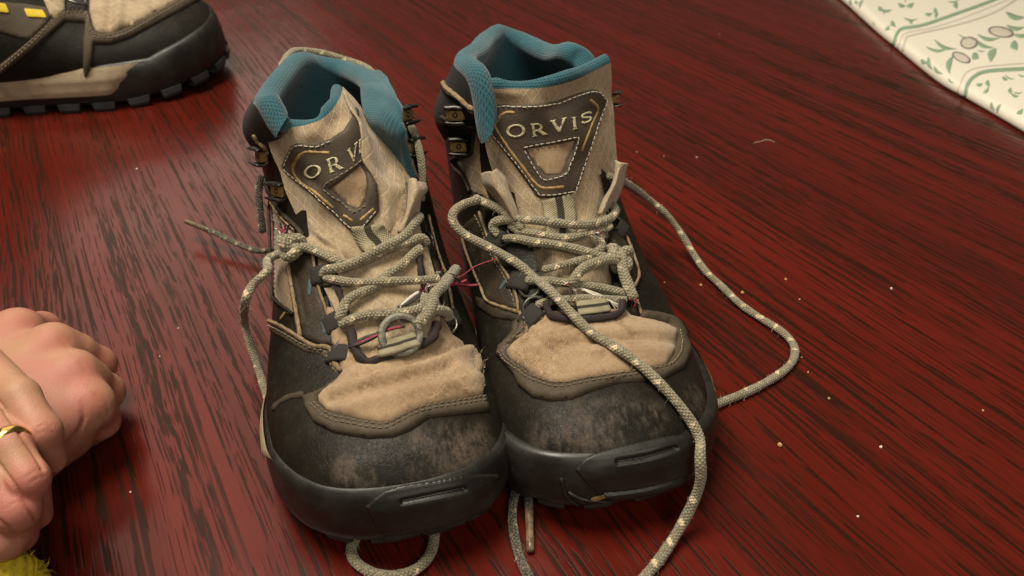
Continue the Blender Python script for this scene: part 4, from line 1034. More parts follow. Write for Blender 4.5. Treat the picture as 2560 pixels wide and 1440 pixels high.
# the fold of the tongue: cloth turned over the edge of the patch
fold = [[(866, 224, .186), (890, 262, .184), (915, 298, .190)], [(893, 285, .174), (912, 320, .176), (940, 345, .184)], [(903, 345, .164), (928, 365, .166), (972, 380, .178)], [(908, 400, .156), (945, 418, .158), (1000, 430, .168)], [(940, 455, .150), (972, 468, .150), (1022, 470, .158)], [(948, 525, .142), (978, 530, .142), (1022, 520, .150)], [(958, 580, .134), (985, 582, .134), (1015, 570, .142)]]
cloth_sheet("tongue_fold", sheet_grid(b.fr, fold, 18, 40, .0008, 8), M['tongue'], b.root)
stitching(make_bvh((sheet_grid(b.fr, fold, 18, 40), grid_faces(40, 18))), [(1012, 440), (1010, 480), (1005, 520), (1000, 560)], M['thread_dark'], b.root, .0012)
ribbon("webbing_keeper", b, [(918, 565), (930, 590), (945, 615), (960, 640)], .0085, b.bvh_t, M['webbing'], tn, .0030)
b.bvh_lace = make_bvh((b.Gw, grid_faces(b.Gw.shape[0], NT, True)), (b.S, grid_faces(b.S.shape[0], b.S.shape[1], True)), (b.tG, grid_faces(*b.tG.shape[:2])))
cloth_sheet("lining", sheet_grid(b.fr, [[(905, 172, .262), (940, 172, .246), (968, 190, .222)], [(900, 218, .222), (942, 218, .206), (984, 232, .184)], [(905, 262, .196), (950, 262, .182), (996, 282, .167)], [(922, 312, .184), (962, 318, .170), (1003, 338, .158)], [(965, 372, .184), (990, 378, .174), (1011, 400, .166)], [(1000, 432, .174), (1012, 437, .168), (1024, 450, .162)]], 20, 40, .0006, 3), M['teal'], b.root, .004)
gusset(b, [[(1024, 450, .158), (1036, 447, .150), (1052, 452, .150), (1068, 457, .160)], [(1022, 480, .154), (1034, 480, .143), (1050, 482, .145), (1064, 482, .156)], [(1014, 520, .148), (1024, 522, .137), (1036, 524, .140), (1050, 522, .150)], [(995, 580, .138), (1003, 582, .132), (1012, 580, .134), (1024, 572, .140)]], 6)
gusset(b, [[(758, 540, .160), (775, 552, .150), (800, 575, .143), (830, 595, .138)], [(756, 568, .156), (778, 580, .145), (808, 600, .138), (845, 618, .133)], [(758, 592, .151), (780, 603, .141), (812, 620, .134), (858, 638, .128)], [(775, 608, .147), (795, 620, .139), (825, 638, .132), (872, 655, .124)]], 9, .0012)
U = b.bvh_up; Fl = b.bvh_full
scuffed(b, [(1140, 1125, .005, .020, 1), (1060, 1110, .003, .013, .85), (1200, 1100, .003, .015, .9), (880, 1170, .003, .013, .95), (950, 1175, .007, .024, .65), (1050, 1165, .004, .015, .7)], "scuffed_leather")
vamp_L = Z5([(425, 362), (450, 330), (530, 270), (570, 215)])+[(846, 905), (832, 860), (822, 815), (812, 770)]+[(1098, 760), (1112, 800), (1128, 838)]+Z5([(1300, 50), (1388, 118), (1406, 185), (1388, 238), (1412, 300), (1402, 362), (1250, 390), (1080, 420), (980, 455), (870, 515), (790, 526), (600, 490), (480, 450), (430, 398)])
panel("vamp", vamp_L, Fl, .0028, .0042, M['vamp'], b.root, b.fr, 8, creases=[([(830, 1010), (920, 985), (1000, 965), (1070, 945), (1120, 930)], -0.0035, 7), ([(840, 985), (940, 955), (1040, 930), (1130, 900), (1170, 880)], .0022, 13), ([(880, 960), (980, 935), (1080, 905), (1160, 865)], -0.0027, 6), ([(860, 1030), (960, 1010), (1060, 985), (1180, 960)], .0018, 13), ([(1140, 930), (1170, 940), (1200, 955)], .0016, 12), ([(1175, 900), (1185, 930), (1200, 945)], -0.0020, 5)], smooth=False, puff=.0018)
surf_fuzz(Fl, Z5([(900, 230), (1200, 60), (1390, 130), (1400, 350), (1100, 410), (950, 400)]), 420, b.root, M['fibre'], .0046)
bord_L = Z5([(425, 362), (430, 398), (480, 450), (600, 490), (790, 526), (870, 515), (980, 455), (1080, 420), (1250, 390), (1402, 362), (1425, 380), (1440, 450), (1250, 472), (1080, 492), (980, 562), (870, 606), (720, 614), (520, 582), (400, 522), (345, 430), (332, 365), (400, 345), (470, 310), (530, 262), (545, 265), (450, 330)])
panel("vamp_border", bord_L, Fl, .0034, .0044, M['brown'], b.root, b.fr, 7, smooth=False)
for dy in (0, 24):
    stitching(Fl, Z5([(412-dy*.6, 420+dy*.4), (500-dy*.3, 492+dy), (620, 525+dy), (770, 552+dy), (850, 545+dy), (970, 482+dy), (1070, 448+dy*.9), (1250, 416+dy*.9), (1412, 384+dy*.9)]), M['thread_dark'], b.root, .0037)
piping("leather_line", Fl, Z5([(150, 435), (200, 390), (260, 362), (330, 350)]), .0018, M['brown'], b.root, .0002, flat=.4)
# left eyestay and side panels
panel("eyestay", Z3([(440, 370), (560, 300), (640, 300), (685, 560), (740, 740), (812, 942), (790, 1012), (700, 1012), (555, 955), (505, 700)]), U, .0014, .0022, M['eyestay'], b.root, b.fr, 7, creases=[(Z3([(520, 470), (560, 700), (580, 800)]), -.0010, 4)], smooth=False)
piping("raw_edge", U, Z3([(455, 390), (490, 620), (545, 945)]), .0013, M['trim'], b.root, .0014)
piping("raw_edge", U, Z3([(640, 300), (685, 560), (745, 745), (812, 942), (795, 1010)]), .0009, M['trim'], b.root, .0016)
panel("side_strip", Z3([(282, 812), (400, 872), (560, 975), (640, 1026), (740, 1036), (782, 1062), (800, 1150), (858, 1222), (800, 1240), (740, 1130), (690, 1085), (560, 1060), (400, 960), (282, 895)]), Fl, .0012, .002, M['brown'], b.root, b.fr, 7, smooth=False)
piping("raw_edge", Fl, Z3([(282, 812), (400, 870), (560, 973), (640, 1024), (740, 1035), (780, 1060), (800, 1150), (855, 1222)]), .0013, M['trim'], b.root, .0016)
stitching(Fl, Z3([(285, 850), (400, 912), (540, 1000), (640, 1050), (735, 1068), (762, 1140), (810, 1230)]), M['thread_dark'], b.root, .0018)
panel("side_mesh", Z7([(195, 470), (240, 545), (290, 610), (330, 690), (335, 780), (308, 860), (312, 1000), (322, 1160), (290, 1150), (215, 1075), (180, 1010), (172, 840), (172, 640)]), U, .0005, .001, M['side'], b.root, b.fr, 7, smooth=False)
piping("seam", U, Z7([(190, 480), (165, 640), (165, 840), (178, 1010), (215, 1080), (320, 1165)]), .0011, M['eyestay'], b.root, .0010)
piping("seam", U, Z7([(160, 380), (200, 470), (260, 560), (340, 640), (380, 690)]), .0016, M['eyestay'], b.root, .0010)
piping("seam", U, Z7([(150, 420), (195, 500), (250, 580), (330, 660)]), .0012, M['trim'], b.root, .0008)
stitching(U, Z7([(195, 1065), (240, 1110), (310, 1168)]), M['thread_dark'], b.root, .0010)
# right eyestay
ey = [(1062, 560), (1078, 590), (1090, 640), (1108, 690), (1120, 740), (1128, 790), (1135, 830), (1118, 830), (1110, 780), (1100, 720), (1082, 650), (1066, 600)]
panel("eyestay", ey, Fl, .0014, .0022, M['eyestay'], b.root, b.fr, 7, smooth=False)
piping("raw_edge", Fl, [(1066, 540), (1078, 590), (1092, 640), (1110, 690), (1122, 740), (1132, 800)], .0009, M['trim'], b.root, .0016)
piping("collar_piping", U, Z7([(88, 90), (110, 130), (140, 150), (175, 200)]), .0015, M['trim'], b.root, .0008)
hook(b, 664, 390, 1.2, face=(-.7, -.6, .3)); hook(b, 706, 476, 1.2, face=(-.4, -.8, .3))
hook(b, 1004, 288, 1.25, face=(.75, -.6, .2)); hook(b, 1022, 368, 1.25, face=(.75, -.6, .2))
for ln in (([(1004, 320), (1016, 355), (1026, 400), (1040, 450)]),): piping("seam", U, ln, .0014, M['trim'], b.root, .0008)
# throat binding, ring and webbing
piping("throat_cord", b.bvh_t, [(880, 830), (895, 880), (912, 905), (950, 908), (1010, 893), (1060, 870), (1085, 850), (1090, 815)], .0026, M['cord'], b.root, .002)
piping("throat_edge", b.bvh_t, [(845, 720), (858, 760), (872, 800)], .0020, M['cord'], b.root, .0014)
piping("throat_edge", b.bvh_t, [(1046, 640), (1052, 690), (1060, 720)], .0020, M['cord'], b.root, .0014)
ribbon("webbing_loop", b, [(1045, 858), (1015, 868), (985, 876), (958, 884)], .0042, b.bvh_t, M['webbing'], b.root, .0045, .0022)
p, n = cast(b.bvh_t, 1000, 852); g = torus_geo(p+n*.0062, n*.8+np.array([0, -.5, .2]), (1, .1, .2), .0095, .0020, 48, 8, flat=.35); link_mesh("lace_ring", g[0], g[1], M['dullring'], b.root)
dring(b, 864, 808, .0062, .0009, (842, 808, .5), 'steel', .35); dring(b, 872, 882, .0068, .0009, (850, 890, .4), 'steel', .45)
dring(b, 822, 697, .0050, .0009, (808, 690, .3), 'gunmetal', .2); dring(b, 1064, 612, .0055, .0010, (1066, 622, 1.2, .8), 'gunmetal', .1, face=(-.8, -.5, .3))
dring(b, 1110, 812, .0060, .0009, (1122, 800, -.6, .9), 'steel', .4); dring(b, 1080, 725, .0045, .0009, None, 'gunmetal', .2)
for x, y in ((778, 720), (813, 815)):
    p, n, u, v = surf_frame(U, x, y, (-.25, .3, 1)); g = box_geo(p+n*.0016, u*.0044, v*.0011, n*.0003, .4); link_mesh("bartack", g[0], g[1], M['bluethread'], b.root, False)
p, n, u, v = surf_frame(U, 709, 788, (.5, .2, 1)); g = box_geo(p+n*.0004, u*.0028, v*.0007, n*.0005, .5); link_mesh("thread_end", g[0], g[1], M['worn'], b.root, False)
# laces
lace(b, [(813, 696, 's', .0), (820, 684, 's', .003), (845, 678, 's', .003), (868, 676, 's', .003), (900, 661, 's', .003), (963, 626, 's', .003), (1005, 596, 's', .003), (1034, 567, 's', .003), (1045, 550, 's', .001)], .0028)
lace(b, [(768, 622, 's', .003), (790, 628, 's', .002), (804, 635, 's', .001), (836, 652, 's', .001), (861, 663, 's', .000), (890, 662, 's', -.001), (925, 652, 's', .001), (979, 626, 's', .002), (1027, 607, 's', .002), (1056, 601, 's', .003), (1066, 612, 's', .0)], .0027)
lace(b, [(1050, 630, 's', .001), (1040, 640, 's', .001), (1005, 667, 's', .0), (967, 692, 's', 0), (941, 722, 's', .0), (900, 744, 's', .002), (868, 770, 's', .003), (852, 802, 's', .002)], .0028)
_, P = lace(b, [(818, 702, 's', .001), (840, 706, 's', .002), (868, 712, 's', .002), (915, 716, 's', .003), (995, 710, 's', .003), (1050, 706, 's', .003), (1085, 704, 's', .003)], .0025)
_, P = lace(b, [(1112, 690, 's', .005), (1104, 706, 's', .005), (1091, 732, 's', .005), (1078, 762, 's', .005), (1066, 785, 's', .005), (1050, 806, 's', .004), (1036, 824, 's', .003)], .0033, fuzz=1800)
fray(b, P[-1], P[-1]-P[-6], 10, .005, ('fuzz',), .0003)
lace(b, [(856, 812, 's', .001), (876, 808, 's', .002), (900, 802, 's', .002), (931, 797, 's', .002), (995, 793, 's', .002), (1040, 788, 's', .002), (1054, 772, 's', .002), (1056, 750, 's', .001)], .0028, fuzz=1500)
lace(b, [(1112, 806, 's', .001), (1106, 795, 's', .003), (1090, 793, 's', .003), (1070, 797, 's', .003), (1048, 810, 's', .002)], .0031, fuzz=2200)
p = cast(b.bvh_lace, 1096, 697); fray(b, p[0]+p[1]*.004, (-1, -.2, .3), 9, .004)
for k, (mt, ln) in enumerate((('red', [(1112, 700, .118), (1150, 692, .116), (1190, 665, .116), (1238, 648, .118)]), ('red', [(1112, 702, .118), (1140, 708, .115), (1170, 713, .115), (1194, 712, .115)]), ('darkthread', [(1108, 696, .118), (1135, 692, .115), (1150, 702, .115), (1140, 712, .115)]), ('red', [(1110, 704, .118), (1130, 712, .115), (1152, 706, .115), (1166, 700, .115)]), ('darkthread', [(1110, 698, .118), (1165, 716, .115), (1196, 706, .116), (1198, 672, .117)]), ('darkthread', [(1105, 690, .118), (1125, 684, .116), (1142, 690, .115)]))):
    tube("frayed_thread", catmull([b.fr.px(*q) for q in ln], 18), .00075 if k in (1, 2, 3) else .00035, M[mt], b.root, 5)
p = cast(b.bvh_lace, 1053, 736); fray(b, p[0]+p[1]*.004, (.3, .3, 1), 12, .005)
for k, mt in enumerate(('darkthread', 'red', 'darkthread', 'white')):
    o_ = RNG.normal(0, 3, 2); P = path3(b, [(880+o_[0], 874, 's', .002), (905, 865+o_[1], 's', .004), (938+o_[0], 850+o_[1], 's', .005), (979, 838+o_[0], 's', .006), (1010+o_[1], 826, 's', .005)], r=.0005); tube("core_thread", P, .0009 if k < 3 else .0004, M[mt], b.root, 6)
for k, mt in enumerate(('darkthread', 'darkthread', 'white')):
    o_ = RNG.normal(0, 3, 2); P = path3(b, [(1000+o_[0], 772, 's', .001), (1022, 755+o_[1], 's', .002), (1045+o_[1], 738, 's', .003)], r=.0005); tube("core_thread", P, .0008, M[mt], b.root, 6)
# knot at the left with its frayed tip, and the lace that hangs down from it
p, n = cast(b.bvh_lace, 752, 622); kc = p+n*.007
knot(b, kc, .0020, .0030, (.6, .4, .2))
q = b.fr.px(712, 585, b.fr.loc(kc)[1]+.004); tube("lace", catmull([kc, (kc+q)/2+n*.001, q], 12), [.0030]*8+[.0026, .0022, .0018, .0012], M['lace'], b.root, 12); fray(b, q, (-.4, .3, .8), 12, .0042, rad=.0006, spread=.5)
P_ = [(752, 628, 's', .006), (735, 640, 's', .006), (705, 655, 's', .006)]
lace(b, P_+[(668, 678, 'd', .118), (632, 712, 'd', .116), (613, 755, 'd', .112), (611, 800, 'z', .030), (622, 850, 'z', .016), (640, 905, 'z', .006), (656, 955, 'z', .003), (672, 1010, 'z', .003), (690, 1060, 'z', .003)], .0025)
o, P = lace(b, [(830, 560, 'z', .030), (760, 588, 'z', .018), (700, 616, 'z', .012), (658, 628, 'z', .010), (625, 622, 'z', .009), (590, 608, 'z', .010), (550, 588, 'z', .012), (525, 577, 'z', .013)], .0023, 'lace_dark', fuzz=250)
aglet(P[-1], on_z(464, 553, .015), .0021, o)
lace(b, [(703, 185, 'd', .245), (709, 155, 'd', .262), (728, 132, 'd', .280), (750, 126, 'd', .288), (800, 132, 'd', .292), (860, 148, 'd', .290), (915, 168, 'd', .280), (940, 190, 'd', .27)], .0025)
lace(b, [(1012, 295, 'd', .215), (1024, 312, 'd', .205), (1038, 340, 'd', .190), (1052, 395, 'd', .175), (1056, 450, 'd', .165), (1052, 500, 'd', .16)], .0024)
lace(b, [(652, 440, 'd', .215), (646, 480, 'd', .210), (650, 525, 'd', .205), (656, 580, 'd', .20)], .0024, 'lace_dark')
lace(b, [(900, 1330, 'z', .005), (878, 1365, 'z', .003), (886, 1402, 'z', .003), (930, 1432, 'z', .003), (985, 1441, 'z', .003), (1040, 1424, 'z', .003), (1074, 1388, 'z', .003), (1086, 1345, 'z', .003), (1085, 1310, 'z', .004)], .0028)
bump_L = [(915, 1264), (935, 1245), (962, 1226), (1010, 1213), (1080, 1203), (1150, 1188), (1200, 1185), (1244, 1185), (1246, 1215), (1232, 1250), (1205, 1290), (1165, 1322), (1060, 1345), (968, 1366), (948, 1325)]
b_sole = make_bvh((b.S, grid_faces(b.S.shape[0], b.S.shape[1], True)))
panel("toe_bumper", bump_L, b_sole, .0018, .0026, M['rubber'], b.root, b.fr, 3.2, creases=[([(1005, 1248), (1080, 1233), (1155, 1217)], -.0020, 4.5), ([(962, 1336), (1090, 1318), (1192, 1282)], -.0022, 4.5)], smooth=False, puff=.0012)
piping("sole_ridge", b_sole, [(1238, 1190), (1225, 1240), (1195, 1285), (1168, 1312)], .0008, M['rubber'], b.root, .0006)

# ===== third boot, lying side-on at the back left
FR_T = Frame((-0.320, 0.888), 111, k=1.38)
RIM_T = [(0, 0, .170, .150)]+[(s*a, s*x, d, z) for s in (1, -1) for a, x, d, z in ((35, .030, .172, .150), (50, .045, .180, .150), (75, .051, .205, .158), (110, .047, .240, .150), (145, .030, .270, .150))]+[(180, 0, .288, .158)]
b = build_boot("hiking_boot", "dark hiking boot turned side-on at the back with yellow stitched bars", FR_T, 1, RIM_T, 1.0, None, lug_out=.0018, wedge=(.062, .235))
U, Fl = b.bvh_up, b.bvh_full
ZT = zmap(0, 0, .25)
panel("vamp", ZT([(895, 120), (925, 250), (960, 320), (1020, 345), (1150, 325), (1300, 270), (1500, 160), (1900, -60), (1800, -420), (1200, -420), (900, -300)]), Fl, .0042, .0056, M['tongue'], b.root, b.fr, 6, creases=[(ZT([(1130, -100), (1110, 150), (1090, 300)]), -.0030, 12), (ZT([(1230, -100), (1200, 150), (1190, 280)]), .0030, 12)], smooth=False, puff=.003)
panel("vamp", ZT([(430, -20), (640, -60), (650, 110), (560, 190), (500, 150)]), Fl, .0030, .0040, M['tongue'], b.root, b.fr, 6, smooth=False)
panel("vamp_border", ZT([(-60, 690), (0, 645), (300, 410), (600, 150), (640, 128), (860, 122), (900, 140), (930, 270), (965, 330), (1020, 352), (1150, 335), (1300, 282), (1500, 172), (1900, -50), (2000, 0), (1450, 300), (1300, 380), (1100, 445), (940, 440), (925, 600), (885, 775), (835, 770), (830, 420), (850, 230), (650, 215), (340, 490), (0, 750), (-60, 790)]), Fl, .0046, .0060, M['brown'], b.root, b.fr, 5, smooth=False)
for k in (0, 32):
    stitching(Fl, ZT([(-40, 690+k), (300, 425+k), (620, 165+k*.6), (850, 155+k*.6), (895-k*.6, 290), (945-k*.5, 365+k*.6), (1020, 385+k*.5), (1150, 365+k), (1330, 300+k), (1850, 15+k)]), M['thread_dark'], b.root, .0050, .0042, .0027, .0005)
panel("eyestay", ZT([(-60, 10), (0, 20), (250, 40), (460, 75), (520, 150), (470, 230), (300, 400), (180, 380), (0, 330), (-60, 320)]), U, .0014, .0022, M['brown'], b.root, b.fr, 6, smooth=False)
for x0, x1, y0, y1 in ((272, 432, 122, 182), (-40, 58, 66, 114)):
    for k in range(7):
        f = k/6; ex = x0+(x1-x0)*f; ey = y0+(y1-y0)*(.25+.5*f*.5)
        h = cast(U, ex*.25, ey*.25)
        if h is None: continue
        p, n, u, v = surf_frame(U, ex*.25, ey*.25); g = box_geo(p+n*.0022, u*.0042, v*.0013, n*.0009, .4)
        link_mesh("bartack", g[0], g[1], M['yellowthread'], b.root, False)
panel("ring_strap", ZT([(665, -120), (850, -120), (855, 112), (670, 118)]), Fl, .0034, .0030, M['strap'], b.root, b.fr, 6, smooth=False)
h = cast(Fl, 188, 6)
if h: g = torus_geo(h[0]+h[1]*.004, h[1], (1, 0, 0), .0085, .0011, 32, 8); link_mesh("lace_ring", g[0], g[1], M['steel'], b.root)
bs_ = make_bvh((b.S, grid_faces(b.S.shape[0], b.S.shape[1], True)))
B_T = b

# ------------------------------------------------------------------ printed cloth at the top right
def build_cloth():
    edge = np.array([(1960, -130), (2045, -52), (2108, 0), (2188, 72), (2240, 115), (2345, 200), (2425, 246), (2565, 328), (2720, 425), (2860, 520)], float)
    root = empty("folded_cloth", on_z(2425, 246, 0)); tag(root, "cream cloth printed with green leaves and grey olives lying on the table", "tablecloth")
    E = catmull(np.array([on_z(x, y, .004) for x, y in edge]), 90)
    inward = np.array([.62, .78, 0]); inward /= np.linalg.norm(inward)
    prof = [(.0045, .0005), (.0012, .0015), (-.0002, .0040), (.0006, .0075), (.0040, .0105), (.010, .0120), (.022, .0124), (.05, .0122), (.10, .0120), (.18, .0122), (.30, .012), (.50, .012)]
    G = np.array([[e+inward*o+np.array([0, 0, z-.004]) for e in E] for o, z in prof])
    G = np.einsum('ni,ijc->njc', cr_matrix(len(prof), 60), G); r = np.random.default_rng(5)
    K = r.normal(0, 1, (7, 12)); D = cr_matrix(7, 60)@K@cr_matrix(12, 90).T; G[..., 2] += np.clip(D, -2, 2)*.0009*np.linspace(0, 1, 60)[:, None]
    G[..., 2] = np.maximum(G[..., 2], .0004)
    link_mesh("cloth", G.reshape(-1, 3), grid_faces(60, 90), M_CLOTH, root, True, grid_uv(G))
    V = make_bvh((G, grid_faces(60, 90)))
    ZC = zmap(1900, 0, .2917)
    def band(line, w, mat, name="printed_band"): panel(name, np.array(ZC(stroke(line, w))), V, .00035, .0003, mat, root, None, 4, smooth=False, round_edge=False)
    band([(1135, 400), (1160, 340), (1172, 290), (1222, 245), (1400, 215), (1700, 112), (1980, 10), (2200, -90)], 26, M_GREEN)
    band([(1180, 420), (1197, 370), (1218, 312), (1265, 280), (1500, 232), (1750, 152), (2110, 5), (2300, -80)], 7, M_GREY)
    band([(1225, 440), (1235, 395), (1252, 333), (1305, 303), (1700, 212), (2000, 112), (2190, 0), (2300, -70)], 13, M_GREY)
    band([(1745, 850), (1765, 800), (1777, 730), (1832, 660), (1950, 612), (2263, 592), (2400, 590)], 30, M_GREEN)
    band([(1690, 800), (1715, 730), (1742, 660), (1802, 602), (1950, 570), (2263, 546), (2400, 540)], 8, M_GREY)
    def leaf(cx, cy, l, w, a, mat=None, bend=.15):
        t = np.linspace(0, 1, 12); x = (t-.5)*l; c = bend*l*np.sin(np.pi*t); h = w*.5*np.sin(np.pi*t**.85)
        P = np.vstack([np.stack([x, c-h], -1), np.stack([x, c+h], -1)[::-1][1:-1]]); ca, sa = math.cos(R(a)), math.sin(R(a)); P = P@np.array([[ca, sa], [-sa, ca]])
        panel("printed_leaf", np.array(ZC(P+np.array([cx, cy]))), V, .0004, .0003, mat or M_GREEN, root, None, 3.5, smooth=False, round_edge=False)
    for q in ((1215, 42, 70, 34, 20), (1285, 40, 75, 36, -25), (1250, 5, 40, 14, 90), (1035, 75, 55, 36, 40), (1090, 85, 80, 22, 0), (1065, 105, 40, 16, 50), (1445, 118, 65, 30, -5), (1510, 95, 60, 34, 70), (1515, 135, 50, 28, 110), (1685, 48, 60, 40, 80), (1660, 5, 100, 14, -10),
              (1290, 158, 120, 18, 5), (1297, 190, 40, 26, 60), (1090, 240, 55, 28, -50), (1145, 205, 65, 36, 60), (870, 40, 80, 26, 110), (830, 20, 40, 26, 60), (785, 20, 60, 22, 80), (980, 200, 30, 14, 60),
              (1590, 380, 210, 30, 22), (1520, 408, 200, 24, 3), (1640, 560, 160, 48, 100), (1920, 370, 180, 34, 25), (1850, 478, 70, 62, 40), (2000, 475, 130, 66, 110), (2190, 390, 90, 66, 70), (1960, 310, 200, 32, 8), (2190, 125, 180, 46, 15), (2190, 225, 160, 36, 5), (2240, 290, 140, 34, -5), (1780, 310, 170, 14, 12), (1895, 432, 70, 10, 8),
              (1410, 525, 70, 36, 30), (1465, 545, 120, 34, 70), (1530, 600, 110, 28, 40), (1640, 690, 70, 14, 40), (2100, 672, 55, 26, 30), (2140, 660, 90, 10, 25), (2240, 645, 60, 12, 15), (1880, 722, 60, 28, -10), (1958, 715, 60, 36, 70), (1935, 770, 80, 26, -50), (2150, 780, 60, 34, 80), (2185, 815, 70, 22, 20), (2210, 790, 80, 12, 0), (2000, 910, 80, 26, 70), (2052, 935, 85, 26, 110), (2225, 955, 70, 36, -40)): leaf(*q)
    def olive(cx, cy, rx, ry, a):
        t = np.arange(28)*2*np.pi/28; ca, sa = math.cos(R(a)), math.sin(R(a))
        def e(k): P = np.stack([rx*k*np.cos(t), ry*k*np.sin(t)], -1)@np.array([[ca, sa], [-sa, ca]]); return np.array(ZC(P+np.array([cx, cy])))
        o = panel("printed_olive", e(1.0), V, .0006, .0003, M_OLIVE, root, None, 3, [e(.84)], smooth=False, round_edge=False)
        panel("olive_fill", e(.84), V, .0006, .0003, M_GREY2, o, None, 4, smooth=False, round_edge=False)  # pale grey print inside the olive's outline
    for q in ((1790, 370, 76, 52, 0), (1725, 495, 86, 38, 24), (2065, 276, 112, 45, 10)): olive(*q)
M_CLOTH = mat_simple("cream_cotton", (.76, .725, .61), .8, nscale=900, amt=.12, bump=.25)
M_GREEN = mat_simple("green_print", (.215, .335, .215), .8, nscale=1600, amt=.6, c2=(.36, .46, .33), bump=.1)
M_GREY = mat_simple("grey_print", (.52, .46, .39), .8, nscale=1200, amt=.4, c2=(.62, .56, .46), bump=.1)
M_GREY2 = mat_simple("pale_grey_print", (.60, .55, .46), .8, nscale=300, amt=.6, c2=(.42, .37, .33), bump=.1)
M_OLIVE = mat_simple("dark_grey_print", (.15, .125, .115), .8, nscale=1600, amt=.4, c2=(.3, .26, .23), bump=.1)
build_cloth()

# ------------------------------------------------------------------ hands at the left
def surface_nets(D, lo, h):
    """mesh of the zero surface of a distance grid"""
    s = D < 0; nx, ny, nz = D.shape
    c = np.stack([s[i:nx-1+i, j:ny-1+j, k:nz-1+k] for i in (0, 1) for j in (0, 1) for k in (0, 1)], -1)
    act = c.any(-1) & ~c.all(-1); idx = -np.ones(act.shape, int); cells = np.argwhere(act); idx[act] = np.arange(len(cells))
    acc = np.zeros((len(cells), 3)); cnt = np.zeros(len(cells))
    offs = np.array([(i, j, k) for i in (0, 1) for j in (0, 1) for k in (0, 1)])
    for a in range(8):
        for b_ in range(a+1, 8):
            if np.abs(offs[a]-offs[b_]).sum() != 1: continue
            da = D[tuple((cells+offs[a]).T)]; db = D[tuple((cells+offs[b_]).T)]; m = (da < 0) != (db < 0)
            t = np.where(m, da/(da-db+1e-20), 0); p = offs[a]+(offs[b_]-offs[a])*t[:, None]; acc[m] += p[m]; cnt[m] += 1
    V = lo+(cells+acc/cnt[:, None])*h; F_ = []
    for ax in range(3):
        o = [0, 0, 0]; o[ax] = 1; a1, a2 = [q for q in range(3) if q != ax]
        A = s[:nx-o[0], :ny-o[1], :nz-o[2]]; B_ = s[o[0]:, o[1]:, o[2]:]; e = np.argwhere(A != B_)
        e = e[(e[:, a1] > 0) & (e[:, a2] > 0) & (e[:, a1] < D.shape[a1]-1) & (e[:, a2] < D.shape[a2]-1)]
        d1 = np.zeros(3, int); d1[a1] = 1; d2 = np.zeros(3, int); d2[a2] = 1
        q = np.stack([idx[tuple((e-d1-d2).T)], idx[tuple((e-d2).T)], idx[tuple(e.T)], idx[tuple((e-d1).T)]], -1)
        fl = A[tuple(e.T)] ^ (ax == 1); q[~fl] = q[~fl][:, ::-1]; F_.append(q)
    return V, np.vstack(F_)
def cone_sdf(P, a, b_, ra, rb):
    ab = b_-a; t = np.clip(((P-a)@ab)/(ab@ab), 0, 1); return np.linalg.norm(P-(a+t[..., None]*ab), axis=-1)-(ra+(rb-ra)*t)
def smin(a, b_, k):
    h = np.clip(.5+.5*(b_-a)/k, 0, 1); return b_*(1-h)+a*h-k*h*(1-h)
def sdf_mesh(groups, pad=.006, h=.0012, kall=.0035):
    """groups: list of (blend radius, [ (p0, p1, r0, r1), ... ]); groups blend into each other by kall"""
    allp = np.array([q for _, g in groups for c in g for q in c[:2]]); rm = max(max(c[2:]) for _, g in groups for c in g)
    lo = allp.min(0)-rm-pad; hi = allp.max(0)+rm+pad; n = np.ceil((hi-lo)/h).astype(int)+1
    P = np.stack(np.meshgrid(*[lo[i]+np.arange(n[i])*h for i in range(3)], indexing='ij'), -1); D = None
    for k, g in groups:
        E = None
        for c in g:
            d = cone_sdf(P, c[0], c[1], c[2], c[3]); E = d if E is None else smin(E, d, k)
        D = E if D is None else smin(D, E, kall)
    return surface_nets(D, lo, h)
def hz(x, y, z): return on_z(x, y, z)
def chain(pts, rs): return [(hz(*pts[i]), hz(*pts[i+1]), rs[i], rs[i+1]) for i in range(len(pts)-1)]
def crease(V, Nn, lines):
    px = project(V); vis = np.sum(Nn*(CO-V), 1) > 0; out = np.zeros(len(V))
    for ln, dep, w in lines: out -= dep*np.exp(-(seg_dist(px, catmull(np.array(ln, float), 20))/w)**2)
    return V+Nn*(out*vis)[:, None]
def vnormals(V, Fc):
    T = np.asarray(Fc); n = np.cross(V[T[:, 2]]-V[T[:, 0]], V[T[:, 3]]-V[T[:, 1]]); o = np.zeros_like(V)
    for k in range(4): np.add.at(o, T[:, k], n)
    return o/(np.linalg.norm(o, axis=1)[:, None]+1e-12)
def relax(V, Fc, it=2):
    T = np.asarray(Fc)
    for _ in range(it):
        S = np.zeros_like(V); c = np.zeros(len(V))
        for a in range(4):
            np.add.at(S, T[:, a], V[T[:, (a+1) % 4]]); np.add.at(c, T[:, a], 1); np.add.at(S, T[:, a], V[T[:, (a+3) % 4]]); np.add.at(c, T[:, a], 1)
        V = V*.4+S/c[:, None]*.6
    return V
